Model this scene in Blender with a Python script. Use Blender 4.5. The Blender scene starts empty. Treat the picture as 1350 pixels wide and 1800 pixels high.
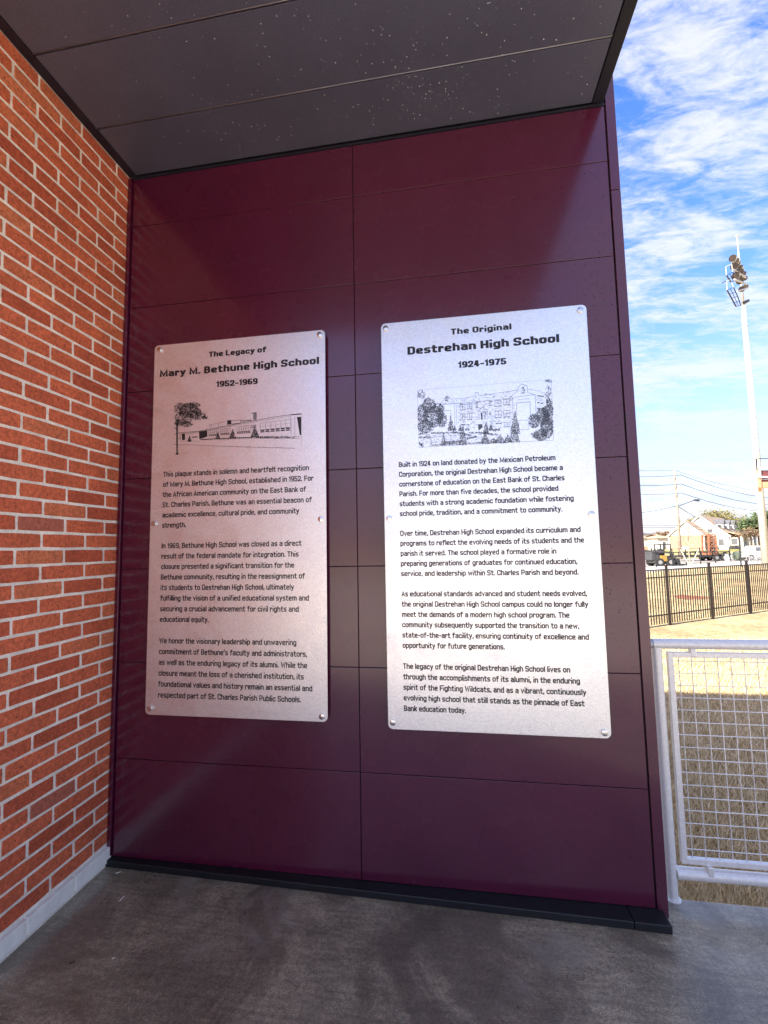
import bpy, bmesh, math, random
from mathutils import Vector, Matrix
S = bpy.context.scene
COL = S.collection
rad = math.radians
rnd = random.Random(7)

# ------------------------------------------------------------------ camera
FPX = 775.964
CAM = Vector((1.69004, -2.03154, 1.48379))
RIGHT = Vector((0.988255, 0.15176, -0.017937))
DOWN = Vector((-0.030296, 0.07952, -0.996373))
FWD = Vector((-0.149783, 0.985213, 0.083184))
cd = bpy.data.cameras.new('camera')
cam = bpy.data.objects.new('camera', cd)
COL.objects.link(cam)
m = Matrix.Identity(4)
for i in range(3):
    m[i][0] = RIGHT[i]; m[i][1] = -DOWN[i]; m[i][2] = -FWD[i]; m[i][3] = CAM[i]
cam.matrix_world = m
cd.sensor_fit = 'VERTICAL'; cd.sensor_height = 24.0
cd.lens = 24.0 * FPX / 1800.0
cd.clip_start = 0.05; cd.clip_end = 3000
S.camera = cam

# ------------------------------------------------------------------ sky, sun, exposure
SUN_AZ = math.atan2(-0.80, -0.60)      # bearing of the sun from +Y towards +X
SUN_EL = rad(35)
w = bpy.data.worlds.new('World'); S.world = w; w.use_nodes = True
nt = w.node_tree; N = nt.nodes; Lk = nt.links
bg = N['Background']
sky = N.new('ShaderNodeTexSky'); sky.sky_type = 'NISHITA'; sky.sun_disc = False
sky.sun_elevation = SUN_EL; sky.sun_rotation = SUN_AZ
sky.air_density = 1.0; sky.dust_density = 0.6; sky.ozone_density = 1.6
hs = N.new('ShaderNodeHueSaturation'); hs.inputs['Saturation'].default_value = 1.32; hs.inputs['Value'].default_value = 0.90; hs.inputs['Hue'].default_value = 0.506
Lk.new(sky.outputs[0], hs.inputs['Color'])
tc = N.new('ShaderNodeTexCoord')
sep = N.new('ShaderNodeSeparateXYZ'); Lk.new(tc.outputs['Generated'], sep.inputs[0])
def mth(op, a, b=None, clamp=False):
    n = N.new('ShaderNodeMath'); n.operation = op; n.use_clamp = clamp
    for k, v in ((0, a), (1, b)):
        if v is None: continue
        if isinstance(v, (int, float)): n.inputs[k].default_value = v
        else: Lk.new(v, n.inputs[k])
    return n.outputs[0]
zc = mth('ADD', mth('MAXIMUM', sep.outputs['Z'], 0.0), 0.16)
comb = N.new('ShaderNodeCombineXYZ')
Lk.new(mth('DIVIDE', sep.outputs['X'], zc), comb.inputs[0]); Lk.new(mth('DIVIDE', sep.outputs['Y'], zc), comb.inputs[1])
mp = N.new('ShaderNodeMapping'); mp.inputs['Rotation'].default_value = (0, 0, rad(-35)); mp.inputs['Scale'].default_value = (1.3, 3.2, 1.0)
Lk.new(comb.outputs[0], mp.inputs[0])
def noise_n(scale, detail, rough, dist, src):
    n = N.new('ShaderNodeTexNoise'); n.inputs['Scale'].default_value = scale; n.inputs['Detail'].default_value = detail
    n.inputs['Roughness'].default_value = rough; n.inputs['Distortion'].default_value = dist
    Lk.new(src, n.inputs['Vector']); return n.outputs[0]
n1 = noise_n(1.3, 3, 0.5, 0.4, mp.outputs[0])
n2 = noise_n(6.5, 9, 0.62, 0.7, mp.outputs[0])
n3 = noise_n(26.0, 6, 0.6, 0.6, mp.outputs[0])
cl = mth('ADD', mth('ADD', mth('MULTIPLY', n1, 0.62), mth('MULTIPLY', n2, 0.55)), mth('MULTIPLY', n3, 0.20))
rmp = N.new('ShaderNodeMapRange'); rmp.interpolation_type = 'SMOOTHSTEP'
rmp.inputs['From Min'].default_value = 0.55; rmp.inputs['From Max'].default_value = 0.83
rmp.inputs['To Max'].default_value = 0.80
Lk.new(cl, rmp.inputs['Value'])
mx = N.new('ShaderNodeMix'); mx.data_type = 'RGBA'
tint = N.new('ShaderNodeMix'); tint.data_type = 'RGBA'; tint.blend_type = 'MULTIPLY'; tint.inputs['Factor'].default_value = 1.0
Lk.new(hs.outputs[0], tint.inputs['A']); tint.inputs['B'].default_value = (1.15, 0.90, 1.0, 1)
Lk.new(rmp.outputs[0], mx.inputs['Factor']); Lk.new(tint.outputs['Result'], mx.inputs['A'])
mx.inputs['B'].default_value = (2.25, 2.25, 2.4, 1)
# pale veil low over the horizon, all the way round
vr = N.new('ShaderNodeMapRange'); vr.interpolation_type = 'SMOOTHSTEP'
vr.inputs['From Min'].default_value = 0.50; vr.inputs['From Max'].default_value = 0.0
vr.inputs['To Min'].default_value = 0.0; vr.inputs['To Max'].default_value = 0.78
Lk.new(sep.outputs['Z'], vr.inputs['Value'])
mx2 = N.new('ShaderNodeMix'); mx2.data_type = 'RGBA'
Lk.new(vr.outputs[0], mx2.inputs['Factor']); Lk.new(mx.outputs['Result'], mx2.inputs['A'])
mx2.inputs['B'].default_value = (1.45, 1.66, 2.0, 1)
Lk.new(mx2.outputs['Result'], bg.inputs['Color'])
bg.inputs['Strength'].default_value = 0.105
sd = bpy.data.lights.new('sun', 'SUN'); sd.energy = 3.5; sd.angle = rad(0.53); sd.color = (1.0, 0.93, 0.82)
so = bpy.data.objects.new('sun', sd); COL.objects.link(so)
ldir = Vector((0.80 * math.cos(SUN_EL), 0.60 * math.cos(SUN_EL), -math.sin(SUN_EL)))
so.rotation_euler = ldir.to_track_quat('-Z', 'Y').to_euler()
so.location = (-8, -6, 12)
S.view_settings.view_transform = 'Standard'; S.view_settings.look = 'None'
S.view_settings.exposure = 2.22; S.view_settings.gamma = 1.0
S.view_settings.use_curve_mapping = False

# ------------------------------------------------------------------ where a point of the view lies
def ray(px, py):
    return RIGHT * ((px - 675) / FPX) + DOWN * ((py - 900) / FPX) + FWD
def onp(px, py, ax, val):
    d = ray(px, py); return CAM + d * ((val - CAM[ax]) / d[ax])
def G(px, py, d):                       # d metres out along the view axis
    return CAM + ray(px, py) * d
def zat(x, y, py):                      # height over (x,y) seen on row py
    a = Vector((x, y, 0)) - CAM
    k = (py - 900) / FPX                # DOWN.v = k * FWD.v, linear in z
    return -(a.dot(DOWN) - k * a.dot(FWD)) / (DOWN.z - k * FWD.z)
GZ = -0.6

# ------------------------------------------------------------------ objects
def tag(o, label=None, cat=None, group=None, kind=None):
    for k, v in (('label', label), ('category', cat), ('group', group), ('kind', kind)):
        if v: o[k] = v
    return o
def empty(name, loc, label, cat, group=None):
    o = bpy.data.objects.new(name, None); COL.objects.link(o); o.location = loc
    o.empty_display_size = 0.2
    return tag(o, label, cat, group)
class MB:
    def __init__(s): s.v = []; s.f = []
    def poly(s, pts):
        b = len(s.v); s.v += [tuple(p) for p in pts]; s.f.append(tuple(range(b, b + len(pts)))); return s
    def hexa(s, p):                     # 8 points: bottom ring then top ring
        b = len(s.v); s.v += [tuple(q) for q in p]
        s.f += [tuple(b + i for i in f) for f in ((3, 2, 1, 0), (4, 5, 6, 7), (0, 1, 5, 4), (1, 2, 6, 5), (2, 3, 7, 6), (3, 0, 4, 7))]; return s
    def box(s, x0, x1, y0, y1, z0, z1):
        return s.hexa([(x0, y0, z0), (x1, y0, z0), (x1, y1, z0), (x0, y1, z0), (x0, y0, z1), (x1, y0, z1), (x1, y1, z1), (x0, y1, z1)])
    def tube(s, a, b, r0, r1=None, n=8, cap=True):
        a = Vector(a); b = Vector(b); r1 = r0 if r1 is None else r1
        d = (b - a).normalized(); u = d.orthogonal().normalized(); v = d.cross(u)
        k = len(s.v)
        for c, r in ((a, r0), (b, r1)):
            for i in range(n):
                t = 2 * math.pi * i / n; s.v.append(tuple(c + (u * math.cos(t) + v * math.sin(t)) * r))
        for i in range(n): s.f.append((k + i, k + (i + 1) % n, k + n + (i + 1) % n, k + n + i))
        if cap: s.f.append(tuple(k + n - 1 - i for i in range(n))); s.f.append(tuple(k + n + i for i in range(n)))
        return s
    def bar(s, a, b, w_, h_):
        a = Vector(a); b = Vector(b); d = (b - a).normalized(); up = Vector((0, 0, 1))
        if abs(d.z) > 0.95: up = Vector((0, 1, 0))
        u = d.cross(up).normalized() * w_ / 2; v = u.cross(d).normalized() * h_ / 2
        return s.hexa([a - u - v, b - u - v, b + u - v, a + u - v, a - u + v, b - u + v, b + u + v, a + u + v])
    def mesh(s, name, mt, smooth=False):
        me = bpy.data.meshes.new(name); me.from_pydata(s.v, [], s.f); me.update()
        if mt: me.materials.append(mt)
        if smooth:
            for p in me.polygons: p.use_smooth = True
        return me
    def build(s, name, mt, parent=None, smooth=False, bevel=0, xf=None, recalc=True):
        me = s.mesh(name, mt, smooth)
        if xf is not None: me.transform(xf)
        if bevel or recalc:
            bm = bmesh.new(); bm.from_mesh(me)
            if bevel: bmesh.ops.bevel(bm, geom=bm.edges[:], offset=bevel, segments=2, affect='EDGES', profile=0.5)
            if recalc: bmesh.ops.recalc_face_normals(bm, faces=bm.faces[:])
            bm.to_mesh(me); bm.free()
        return link(name, me, parent)
def link(name, me, parent=None):
    o = bpy.data.objects.new(name, me); COL.objects.link(o)
    if parent:
        o.parent = parent
        if parent.type == 'EMPTY' or parent.parent:
            off = parent.location.copy()
            q = parent.parent
            while q: off += q.location; q = q.parent
            if o.location.length == 0 and off.length: o.location = -off
    return o
def smooth_by_angle(o, ang=40):
    me = o.data
    for p in me.polygons: p.use_smooth = True
    try: me.set_sharp_from_angle(angle=rad(ang))
    except Exception: pass

# ------------------------------------------------------------------ materials
class Mat:
    def __init__(s, name, base, rough=0.6, metal=0.0, spec=0.5, world=False):
        s.m = bpy.data.materials.new(name); s.m.use_nodes = True
        s.t = s.m.node_tree; s.N = s.t.nodes; s.b = s.N['Principled BSDF']
        s.b.inputs['Base Color'].default_value = (*base, 1); s.base = base
        s.b.inputs['Roughness'].default_value = rough; s.b.inputs['Metallic'].default_value = metal
        s.b.inputs['Specular IOR Level'].default_value = spec
        s.tc = s.N.new('ShaderNodeTexCoord'); s.geo = s.N.new('ShaderNodeNewGeometry') if world else None; s.col = None; s.nrm = None
    def L(s, a, b): s.t.links.new(a, b)
    def noise(s, scale, detail=4, rough=0.55, dist=0, stretch=(1, 1, 1), space='Object', rot=(0, 0, 0)):
        mp = s.N.new('ShaderNodeMapping'); mp.inputs['Scale'].default_value = stretch; mp.inputs['Rotation'].default_value = rot
        s.L(s.geo.outputs['Position'] if s.geo else s.tc.outputs[space], mp.inputs[0])
        n = s.N.new('ShaderNodeTexNoise'); n.inputs['Scale'].default_value = scale; n.inputs['Detail'].default_value = detail
        n.inputs['Roughness'].default_value = rough; n.inputs['Distortion'].default_value = dist
        s.L(mp.outputs[0], n.inputs['Vector']); return n.outputs[0]
    def voro(s, scale, stretch=(1, 1, 1), feature='F1', space='Object'):
        mp = s.N.new('ShaderNodeMapping'); mp.inputs['Scale'].default_value = stretch
        s.L(s.geo.outputs['Position'] if s.geo else s.tc.outputs[space], mp.inputs[0])
        n = s.N.new('ShaderNodeTexVoronoi'); n.inputs['Scale'].default_value = scale; n.feature = feature
        s.L(mp.outputs[0], n.inputs['Vector']); return n
    def ramp(s, src, lo, hi, a=0.0, b=1.0):
        n = s.N.new('ShaderNodeMapRange'); n.inputs['From Min'].default_value = lo; n.inputs['From Max'].default_value = hi
        n.inputs['To Min'].default_value = a; n.inputs['To Max'].default_value = b; n.interpolation_type = 'SMOOTHSTEP'
        s.L(src, n.inputs['Value']); return n.outputs[0]
    def mul(s, a, b):
        n = s.N.new('ShaderNodeMath'); n.operation = 'MULTIPLY'; s.L(a, n.inputs[0])
        if isinstance(b, (int, float)): n.inputs[1].default_value = b
        else: s.L(b, n.inputs[1])
        return n.outputs[0]
    def mix(s, fac, colr):              # blend towards colr where fac is 1
        n = s.N.new('ShaderNodeMix'); n.data_type = 'RGBA'
        s.L(fac, n.inputs['Factor'])
        if s.col: s.L(s.col, n.inputs['A'])
        else: n.inputs['A'].default_value = (*s.base, 1)
        n.inputs['B'].default_value = (*colr, 1); s.col = n.outputs['Result']; s.L(s.col, s.b.inputs['Base Color']); return s
    def value(s, src, lo, hi):          # scale brightness by src
        n = s.N.new('ShaderNodeHueSaturation')
        if s.col: s.L(s.col, n.inputs['Color'])
        else: n.inputs['Color'].default_value = (*s.base, 1)
        s.L(s.ramp(src, 0.33, 0.67, lo, hi), n.inputs['Value']); s.col = n.outputs[0]; s.L(s.col, s.b.inputs['Base Color']); return s
    def rnd(s): return s.N.new('ShaderNodeObjectInfo').outputs['Random']
    def bump(s, src, strength, dist=0.01):
        n = s.N.new('ShaderNodeBump'); n.inputs['Strength'].default_value = strength; n.inputs['Distance'].default_value = dist
        s.L(src, n.inputs['Height'])
        if s.nrm: s.L(s.nrm, n.inputs['Normal'])
        s.nrm = n.outputs[0]; s.L(s.nrm, s.b.inputs['Normal']); return s
    def rough(s, src, lo, hi):
        s.L(s.ramp(src, 0.3, 0.7, lo, hi), s.b.inputs['Roughness']); return s

def flat(name, c, rough=0.6, metal=0.0, var=0.12, sc=6.0):
    a = Mat(name, c, rough, metal); a.value(a.noise(sc, 3), 1 - var, 1 + var); return a.m

a = Mat('brick_clay', (0.57, 0.130, 0.058), 0.85, spec=0.3, world=True)
a.mix(a.ramp(a.rnd(), 0.35, 1.0, 0.0, 0.7), (0.40, 0.075, 0.036))
a.mix(a.ramp(a.rnd(), 0.14, 0.0, 0.0, 0.6), (0.58, 0.19, 0.085))
a.value(a.noise(7, 4, 0.6), 0.88, 1.12)
a.value(a.noise(60, 5, 0.65), 0.78, 1.22)
a.mix(a.mul(a.ramp(a.noise(150, 3, 0.6, 0, (1, 1, 0.55)), 0.57, 0.66), a.ramp(a.noise(18, 2), 0.30, 0.6)), (0.15, 0.032, 0.02))
a.mix(a.ramp(a.noise(210, 1, 0.5), 0.74, 0.80, 0, 0.7), (0.62, 0.30, 0.18))
a.bump(a.noise(140, 5, 0.7, 0, (1, 1, 0.5)), 0.5, 0.003)
M_BRICK = a.m
a = Mat('brick_clay_pale', (0.42, 0.12, 0.075), 0.85, spec=0.3, world=True)
a.value(a.noise(60, 5, 0.65), 0.8, 1.2); a.mix(a.ramp(a.noise(150, 3), 0.62, 0.72), (0.14, 0.04, 0.03))
a.bump(a.noise(140, 5, 0.7), 0.5, 0.003); M_BRICK2 = a.m
a = Mat('mortar', (0.84, 0.77, 0.665), 0.95, spec=0.2)
a.value(a.noise(9, 4), 0.86, 1.1); a.value(a.noise(120, 4), 0.9, 1.08)
a.bump(a.noise(170, 5, 0.7), 0.7, 0.003); M_MORTAR = a.m
a = Mat('painted_block', (0.88, 0.85, 0.76), 0.6); a.value(a.noise(25, 4), 0.93, 1.04)
a.mix(a.ramp(a.noise(70, 2), 0.70, 0.76, 0, 0.5), (0.5, 0.47, 0.42)); a.bump(a.noise(60, 4), 0.2, 0.002); M_BLOCK = a.m

a = Mat('maroon_metal', (0.070, 0.0042, 0.0240), 0.27, 0.0, 0.35)
a.value(a.noise(420, 2, 0.6), 0.80, 1.22)
a.value(a.noise(1.6, 3), 0.92, 1.08)
a.mix(a.mul(a.ramp(a.noise(60, 3, 0.6, 0.4), 0.77, 0.80), 0.4), (0.45, 0.30, 0.30))
a.rough(a.noise(5, 3), 0.22, 0.32)
a.b.inputs['Coat Weight'].default_value = 0.8; a.b.inputs['Coat Roughness'].default_value = 0.16; a.b.inputs['Coat IOR'].default_value = 1.56
a.bump(a.noise(500, 2, 0.5), 0.06, 0.001)
M_MAROON = a.m
a = Mat('soffit_metal', (0.125, 0.130, 0.180), 0.38, 0.35)
a.value(a.noise(380, 2, 0.6), 0.80, 1.22); a.value(a.noise(2.2, 3), 0.93, 1.07)
a.bump(a.noise(420, 2, 0.5), 0.12, 0.001); M_SOFFIT = a.m
M_TRIM = flat('dark_trim', (0.018, 0.018, 0.03), 0.45, 0.2)
M_LIP_LIT = flat('lit_soffit_lip', (0.24, 0.235, 0.26), 0.35, 0.6)  # paler than the soffit, caught light put into the colour
M_GROOVE = flat('groove_black', (0.006, 0.005, 0.007), 0.7)
M_CURB = flat('black_rubber_curb', (0.005, 0.0065, 0.009), 0.45, 0, 0.3, 30)

a = Mat('brushed_aluminium', (0.90, 0.905, 0.92), 0.34, 0.92)
a.value(a.noise(60, 3, 0.6), 0.97, 1.03)
a.rough(a.noise(14, 3), 0.30, 0.40)
a.value(a.noise(230, 2, 0.6, 0.4, (1, 1, 0.6)), 0.90, 1.06)
a.bump(a.noise(230, 2, 0.6, 0.5, (1, 1, 0.6)), 0.6, 0.0015)
a.bump(a.noise(900, 1, 0.5, 0, (0.05, 1, 1)), 0.08, 0.001)
M_PLATE = a.m
M_INK = flat('black_print', (0.012, 0.011, 0.014), 0.45, 0, 0.1)
M_TINT = flat('etched_tone', (0.34, 0.37, 0.42), 0.4, 0.6, 0.2, 60)
M_INKB = flat('etched_print', (0.075, 0.09, 0.12), 0.45, 0.2, 0.1)
M_STEEL = Mat('polished_steel', (0.70, 0.68, 0.66), 0.16, 1.0).m
a = Mat('silver_paint', (0.74, 0.725, 0.69), 0.36, 0.25); a.value(a.noise(90, 3), 0.93, 1.05); a.bump(a.noise(220, 3), 0.12, 0.001); M_RAIL = a.m
M_WIRE = flat('galvanised_wire', (0.70, 0.69, 0.66), 0.4, 0.3)
a = Mat('water', (0.9, 0.92, 0.95), 0.03); a.b.inputs['Transmission Weight'].default_value = 1.0; a.b.inputs['IOR'].default_value = 1.33; M_DROP = a.m; a.b.inputs['Transmission Weight'].default_value = 0.6

a = Mat('wet_concrete', (0.245, 0.212, 0.142), 0.5)
a.b.inputs['Coat Weight'].default_value = 0.75; a.b.inputs['Coat Roughness'].default_value = 0.22; a.b.inputs['Coat IOR'].default_value = 1.7
a.value(a.noise(1.5, 6, 0.62, 0.6), 0.62, 1.32)
a.value(a.noise(9, 4, 0.6, 0.6), 0.88, 1.12)
a.value(a.noise(70, 3, 0.7, 0, (1, 1, 1)), 0.74, 1.26)
a.value(a.noise(260, 2, 0.7), 0.6, 1.45)
a.value(a.noise(22, 4, 0.6, 0, (0.3, 2.6, 1), rot=(0, 0, rad(38))), 0.84, 1.16)
a.mix(a.mul(a.ramp(a.noise(1.7, 5, 0.65, 0.8), 0.50, 0.62), 0.65), (0.085, 0.065, 0.045))
a.mix(a.mul(a.ramp(a.noise(3.1, 5, 0.65, 0.8), 0.55, 0.68), 0.5), (0.30, 0.28, 0.22))
a.mix(a.ramp(a.noise(75, 1, 0.4), 0.775, 0.80, 0, 0.8), (0.40, 0.38, 0.34))
a.mix(a.ramp(a.noise(31, 1, 0.4), 0.22, 0.19, 0, 0.7), (0.02, 0.02, 0.02))
a.rough(a.noise(2.2, 4, 0.6, 0.4), 0.20, 0.55)
a.bump(a.noise(180, 3, 0.7), 0.7, 0.004)
a.bump(a.noise(26, 4, 0.6, 0, (0.3, 3.0, 1), rot=(0, 0, rad(38))), 0.25, 0.003)
M_FLOOR = a.m
a = Mat('dormant_grass_soil', (0.56, 0.425, 0.23), 0.95, spec=0.1)
a.value(a.noise(0.7, 4, 0.6), 0.75, 1.2); a.value(a.noise(7, 6, 0.75, 0, (1, 1.6, 1)), 0.6, 1.25)
a.mix(a.mul(a.ramp(a.noise(4.5, 5, 0.68, 0.8), 0.56, 0.70), 0.65), (0.34, 0.22, 0.12))
a.bump(a.noise(16, 6, 0.75), 1.0, 0.06); M_GROUND = a.m
M_BLADE = []
for i, c in enumerate(((0.84, 0.66, 0.38), (0.70, 0.52, 0.28), (0.42, 0.31, 0.15))):
    b_ = Mat('dry_grass_blade', c, 0.8, spec=0.2); M_BLADE.append(b_.m)
a = Mat('bare_red_soil', (0.30, 0.11, 0.055), 0.95); a.value(a.noise(6, 5, 0.7), 0.6, 1.3); a.bump(a.noise(9, 4), 0.8, 0.05); M_SOIL = a.m
M_PATH = flat('pale_concrete', (0.52, 0.49, 0.46), 0.85, 0, 0.08, 1.2)
M_BOUNCE = flat('bounce_concrete', (0.62, 0.55, 0.46), 0.85, 0, 0.1, 1.2)  # warm pale tone chosen for the light it bounces
M_LOT = flat('grey_paving', (0.30, 0.265, 0.225), 0.9, 0, 0.12, 0.8)
a = Mat('green_lawn', (0.26, 0.235, 0.075), 0.95, spec=0.1); a.value(a.noise(0.35, 5, 0.65), 0.75, 1.25)
a.mix(a.ramp(a.noise(0.12, 3), 0.42, 0.60), (0.40, 0.33, 0.16)); M_LAWN = a.m
M_BLACKF = flat('bronze_fence_paint', (0.014, 0.009, 0.009), 0.4)
M_BARK = flat('bark', (0.12, 0.085, 0.06), 0.9, 0, 0.3, 5)
M_BARKP = flat('pale_bark', (0.30, 0.235, 0.17), 0.9, 0, 0.2, 5)
def leafmat(n, c):
    a = Mat(n, c, 0.6, spec=0.3); a.value(a.noise(1.1, 3), 0.55, 1.45); return a.m
M_OAK = leafmat('dark_oak_leaf', (0.060, 0.085, 0.030)); M_OLIVE = leafmat('olive_leaf', (0.17, 0.145, 0.045))
M_RUST = leafmat('rust_leaf', (0.17, 0.11, 0.06)); M_SHRUB = leafmat('shrub_leaf', (0.05, 0.07, 0.03))
M_SHINGLE = flat('tan_shingle', (0.36, 0.26, 0.175), 0.9, 0, 0.18, 1.4)
M_SHINGLE2 = flat('grey_shingle', (0.10, 0.10, 0.11), 0.9, 0, 0.18, 1.4)
M_SIDING = flat('white_siding', (0.56, 0.55, 0.52), 0.7, 0, 0.05, 2)
M_TANW = flat('tan_brick_far', (0.34, 0.20, 0.135), 0.9, 0, 0.22, 3)
M_GLASSD = flat('dark_glass', (0.10, 0.105, 0.11), 0.12, 0, 0.1)
M_POLEW = flat('white_pole', (0.50, 0.49, 0.45), 0.5, 0.1, 0.06, 3)
M_WOODP = flat('weathered_wood', (0.34, 0.265, 0.20), 0.9, 0, 0.2, 4)
M_BLK = flat('black_steel', (0.022, 0.022, 0.024), 0.45)
M_TYRE = flat('tyre', (0.02, 0.02, 0.02), 0.9); M_RIM = flat('wheel_rim', (0.35, 0.34, 0.33), 0.4, 0.5)
M_YEL = flat('yellow_paint', (0.30, 0.18, 0.04), 0.45); M_ORG = flat('orange_paint', (0.28, 0.11, 0.055), 0.5)
M_GREYM = flat('grey_machine', (0.055, 0.055, 0.06), 0.5); M_WHITEC = flat('white_car_paint', (0.72, 0.72, 0.72), 0.3)
M_GREENT = flat('green_tank', (0.10, 0.12, 0.09), 0.5); M_BLUEB = flat('blue_white_barrel', (0.30, 0.42, 0.62), 0.5)
M_CABLE = flat('cable', (0.03, 0.035, 0.05), 0.6); M_GALV = flat('galvanised', (0.40, 0.41, 0.42), 0.5, 0.5)
M_TANB = flat('tan_beam', (0.50, 0.34, 0.19), 0.6, 0, 0.1); M_MARP = flat('faded_maroon', (0.16, 0.045, 0.05), 0.6)
M_LENS = flat('lamp_glass', (0.045, 0.03, 0.025), 0.15); M_WHITE = flat('white_paint', (0.78, 0.78, 0.76), 0.5, 0, 0.05)

# ------------------------------------------------------------------ ground, floor slab
FH = Vector((FWD.x, FWD.y, 0)).normalized(); RH = Vector((FH.y, -FH.x, 0))
def gheight(D):
    t = min(1, max(0, (D - 62) / 30)); t = t * t * (3 - 2 * t); return GZ + 0.66 * t
Ds = [-900, -200, -60, -20, -5, 0, 5, 10, 20, 30, 40, 50, 60, 64, 68, 72, 76, 80, 84, 88, 92, 96, 120, 200, 400, 900]
Ss = [-900, -300, -100, -40, -10, 0, 10, 20, 40, 60, 80, 100, 150, 300, 900]
mb = MB()
for D in Ds:
    for s_ in Ss:
        p = CAM + FH * D + RH * s_; mb.v.append((p.x, p.y, gheight(D)))
n = len(Ss)
for i in range(len(Ds) - 1):
    for j in range(n - 1): mb.f.append((i * n + j, i * n + j + 1, (i + 1) * n + j + 1, (i + 1) * n + j))
tag(mb.build('ground', M_GROUND), kind='structure')
tag(MB().box(-0.6, 6.3, -3.5, 0.11, -0.62, 0.0).build('concrete_floor', M_FLOOR, bevel=0.006), kind='structure')
mb = MB().box(-14, 6.29, -26, -3.51, -0.62, -0.004); mb.box(6.31, 24, -26, 0.11, -0.62, -0.004)
tag(mb.build('bounce_paving', M_BOUNCE), kind='structure')  # unseen paving, added to bounce warm sunlight into the shaded corner
def patch(name, mt, pix, dz):
    mb = MB(); mb.poly([tuple(onp(x, y, 2, GZ + dz)) for x, y in pix]); return tag(mb.build(name, mt), kind='structure')
patch('gravel_lot', M_LOT, [(1040, 1002), (1330, 989), (1500, 985), (1500, 973), (1280, 976), (1150, 978), (1040, 978)], 0.012)
patch('path', M_PATH, [(1040, 1015), (1160, 1003.5), (1450, 983), (1450, 978.5), (1210, 993), (1040, 1001)], 0.024)
def band(name, mt, d0, d1, s0, s1, dz):
    mb = MB(); k = 0; rows = [d0 + (d1 - d0) * i / 12 for i in range(13)]
    for D in rows:
        for s_ in (s0, s1):
            p = CAM + FH * D + RH * s_; mb.v.append((p.x, p.y, gheight(D) + dz))
    for i in range(12): mb.f.append((2 * i, 2 * i + 1, 2 * i + 3, 2 * i + 2))
    return tag(mb.build(name, mt), kind='structure')
band('lawn', M_LAWN, 63.0, 112, 5, 240, 0.02)
band('road', M_LOT, 55.0, 60.0, 5, 240, 0.02)
# reddish bare patch beyond the near fence
mb = MB(); c0 = onp(1212, 1049.5, 2, GZ + 0.006); pts = []
ex = onp(1242, 1051, 2, GZ + 0.006) - c0; ey = onp(1214, 1046, 2, GZ + 0.006) - c0
for i in range(28):
    t = i / 28 * 2 * math.pi; k = 1 + 0.16 * math.sin(3 * t + 1) + 0.1 * math.sin(7 * t)
    pts.append(c0 + ex * math.cos(t) * k + ey * math.sin(t) * k)
mb.poly(pts); tag(mb.build('bare_soil_patch', M_SOIL), kind='structure')

# ------------------------------------------------------------------ brick wall at the left
CO = 0.0677; BL = 0.2226; D1 = 0.0894; JT = 0.012; TOP = 52.33 * CO
def zi(i): return (51.3 - i) * CO
bw = empty('brick_wall', (0, -1, 0), 'orange-red brick wall with pale mortar and a white block base, left of the maroon panels', 'wall')
def brick_mesh(w_, h_, seed):
    r = random.Random(seed); j = 0.0009; pts = []
    nx = max(2, int(round(w_ / 0.045)))
    for i in range(nx): pts.append((-w_ / 2 + w_ * i / nx + (0.002 if i == 0 else 0), -h_ / 2 + (0.0012 if i == 0 else 0) + r.uniform(-j, j)))
    for i in range(2): pts.append((w_ / 2 + r.uniform(-j, j), -h_ / 2 + h_ * i / 2 + (0.0015 if i == 0 else 0)))
    for i in range(nx): pts.append((w_ / 2 - w_ * i / nx - (0.002 if i == 0 else 0), h_ / 2 - (0.0012 if i == 0 else 0) + r.uniform(-j, j)))
    for i in range(2): pts.append((-w_ / 2 + r.uniform(-j, j), h_ / 2 - h_ * i / 2 - (0.0015 if i == 0 else 0)))
    # faces +x; y runs along the wall
    mb = MB(); k = len(pts)
    for x, sc in ((-0.012, 0), (-0.0015, 0), (0.0, 0.0014)):
        for (y, z) in pts:
            mb.v.append((x, y - math.copysign(sc, y), z - math.copysign(sc, z)))
    for l in (0, 1):
        for i in range(k): mb.f.append((l * k + i, l * k + (i + 1) % k, (l + 1) * k + (i + 1) % k, (l + 1) * k + i))
    mb.f.append(tuple(2 * k + i for i in range(k)))
    return mb
FULL = [brick_mesh(BL - JT, CO - JT, s_).mesh('brick', M_BRICK) for s_ in range(9)]
cutm = {}
rows_view = {}
far = MB(); cnt = 0
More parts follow.
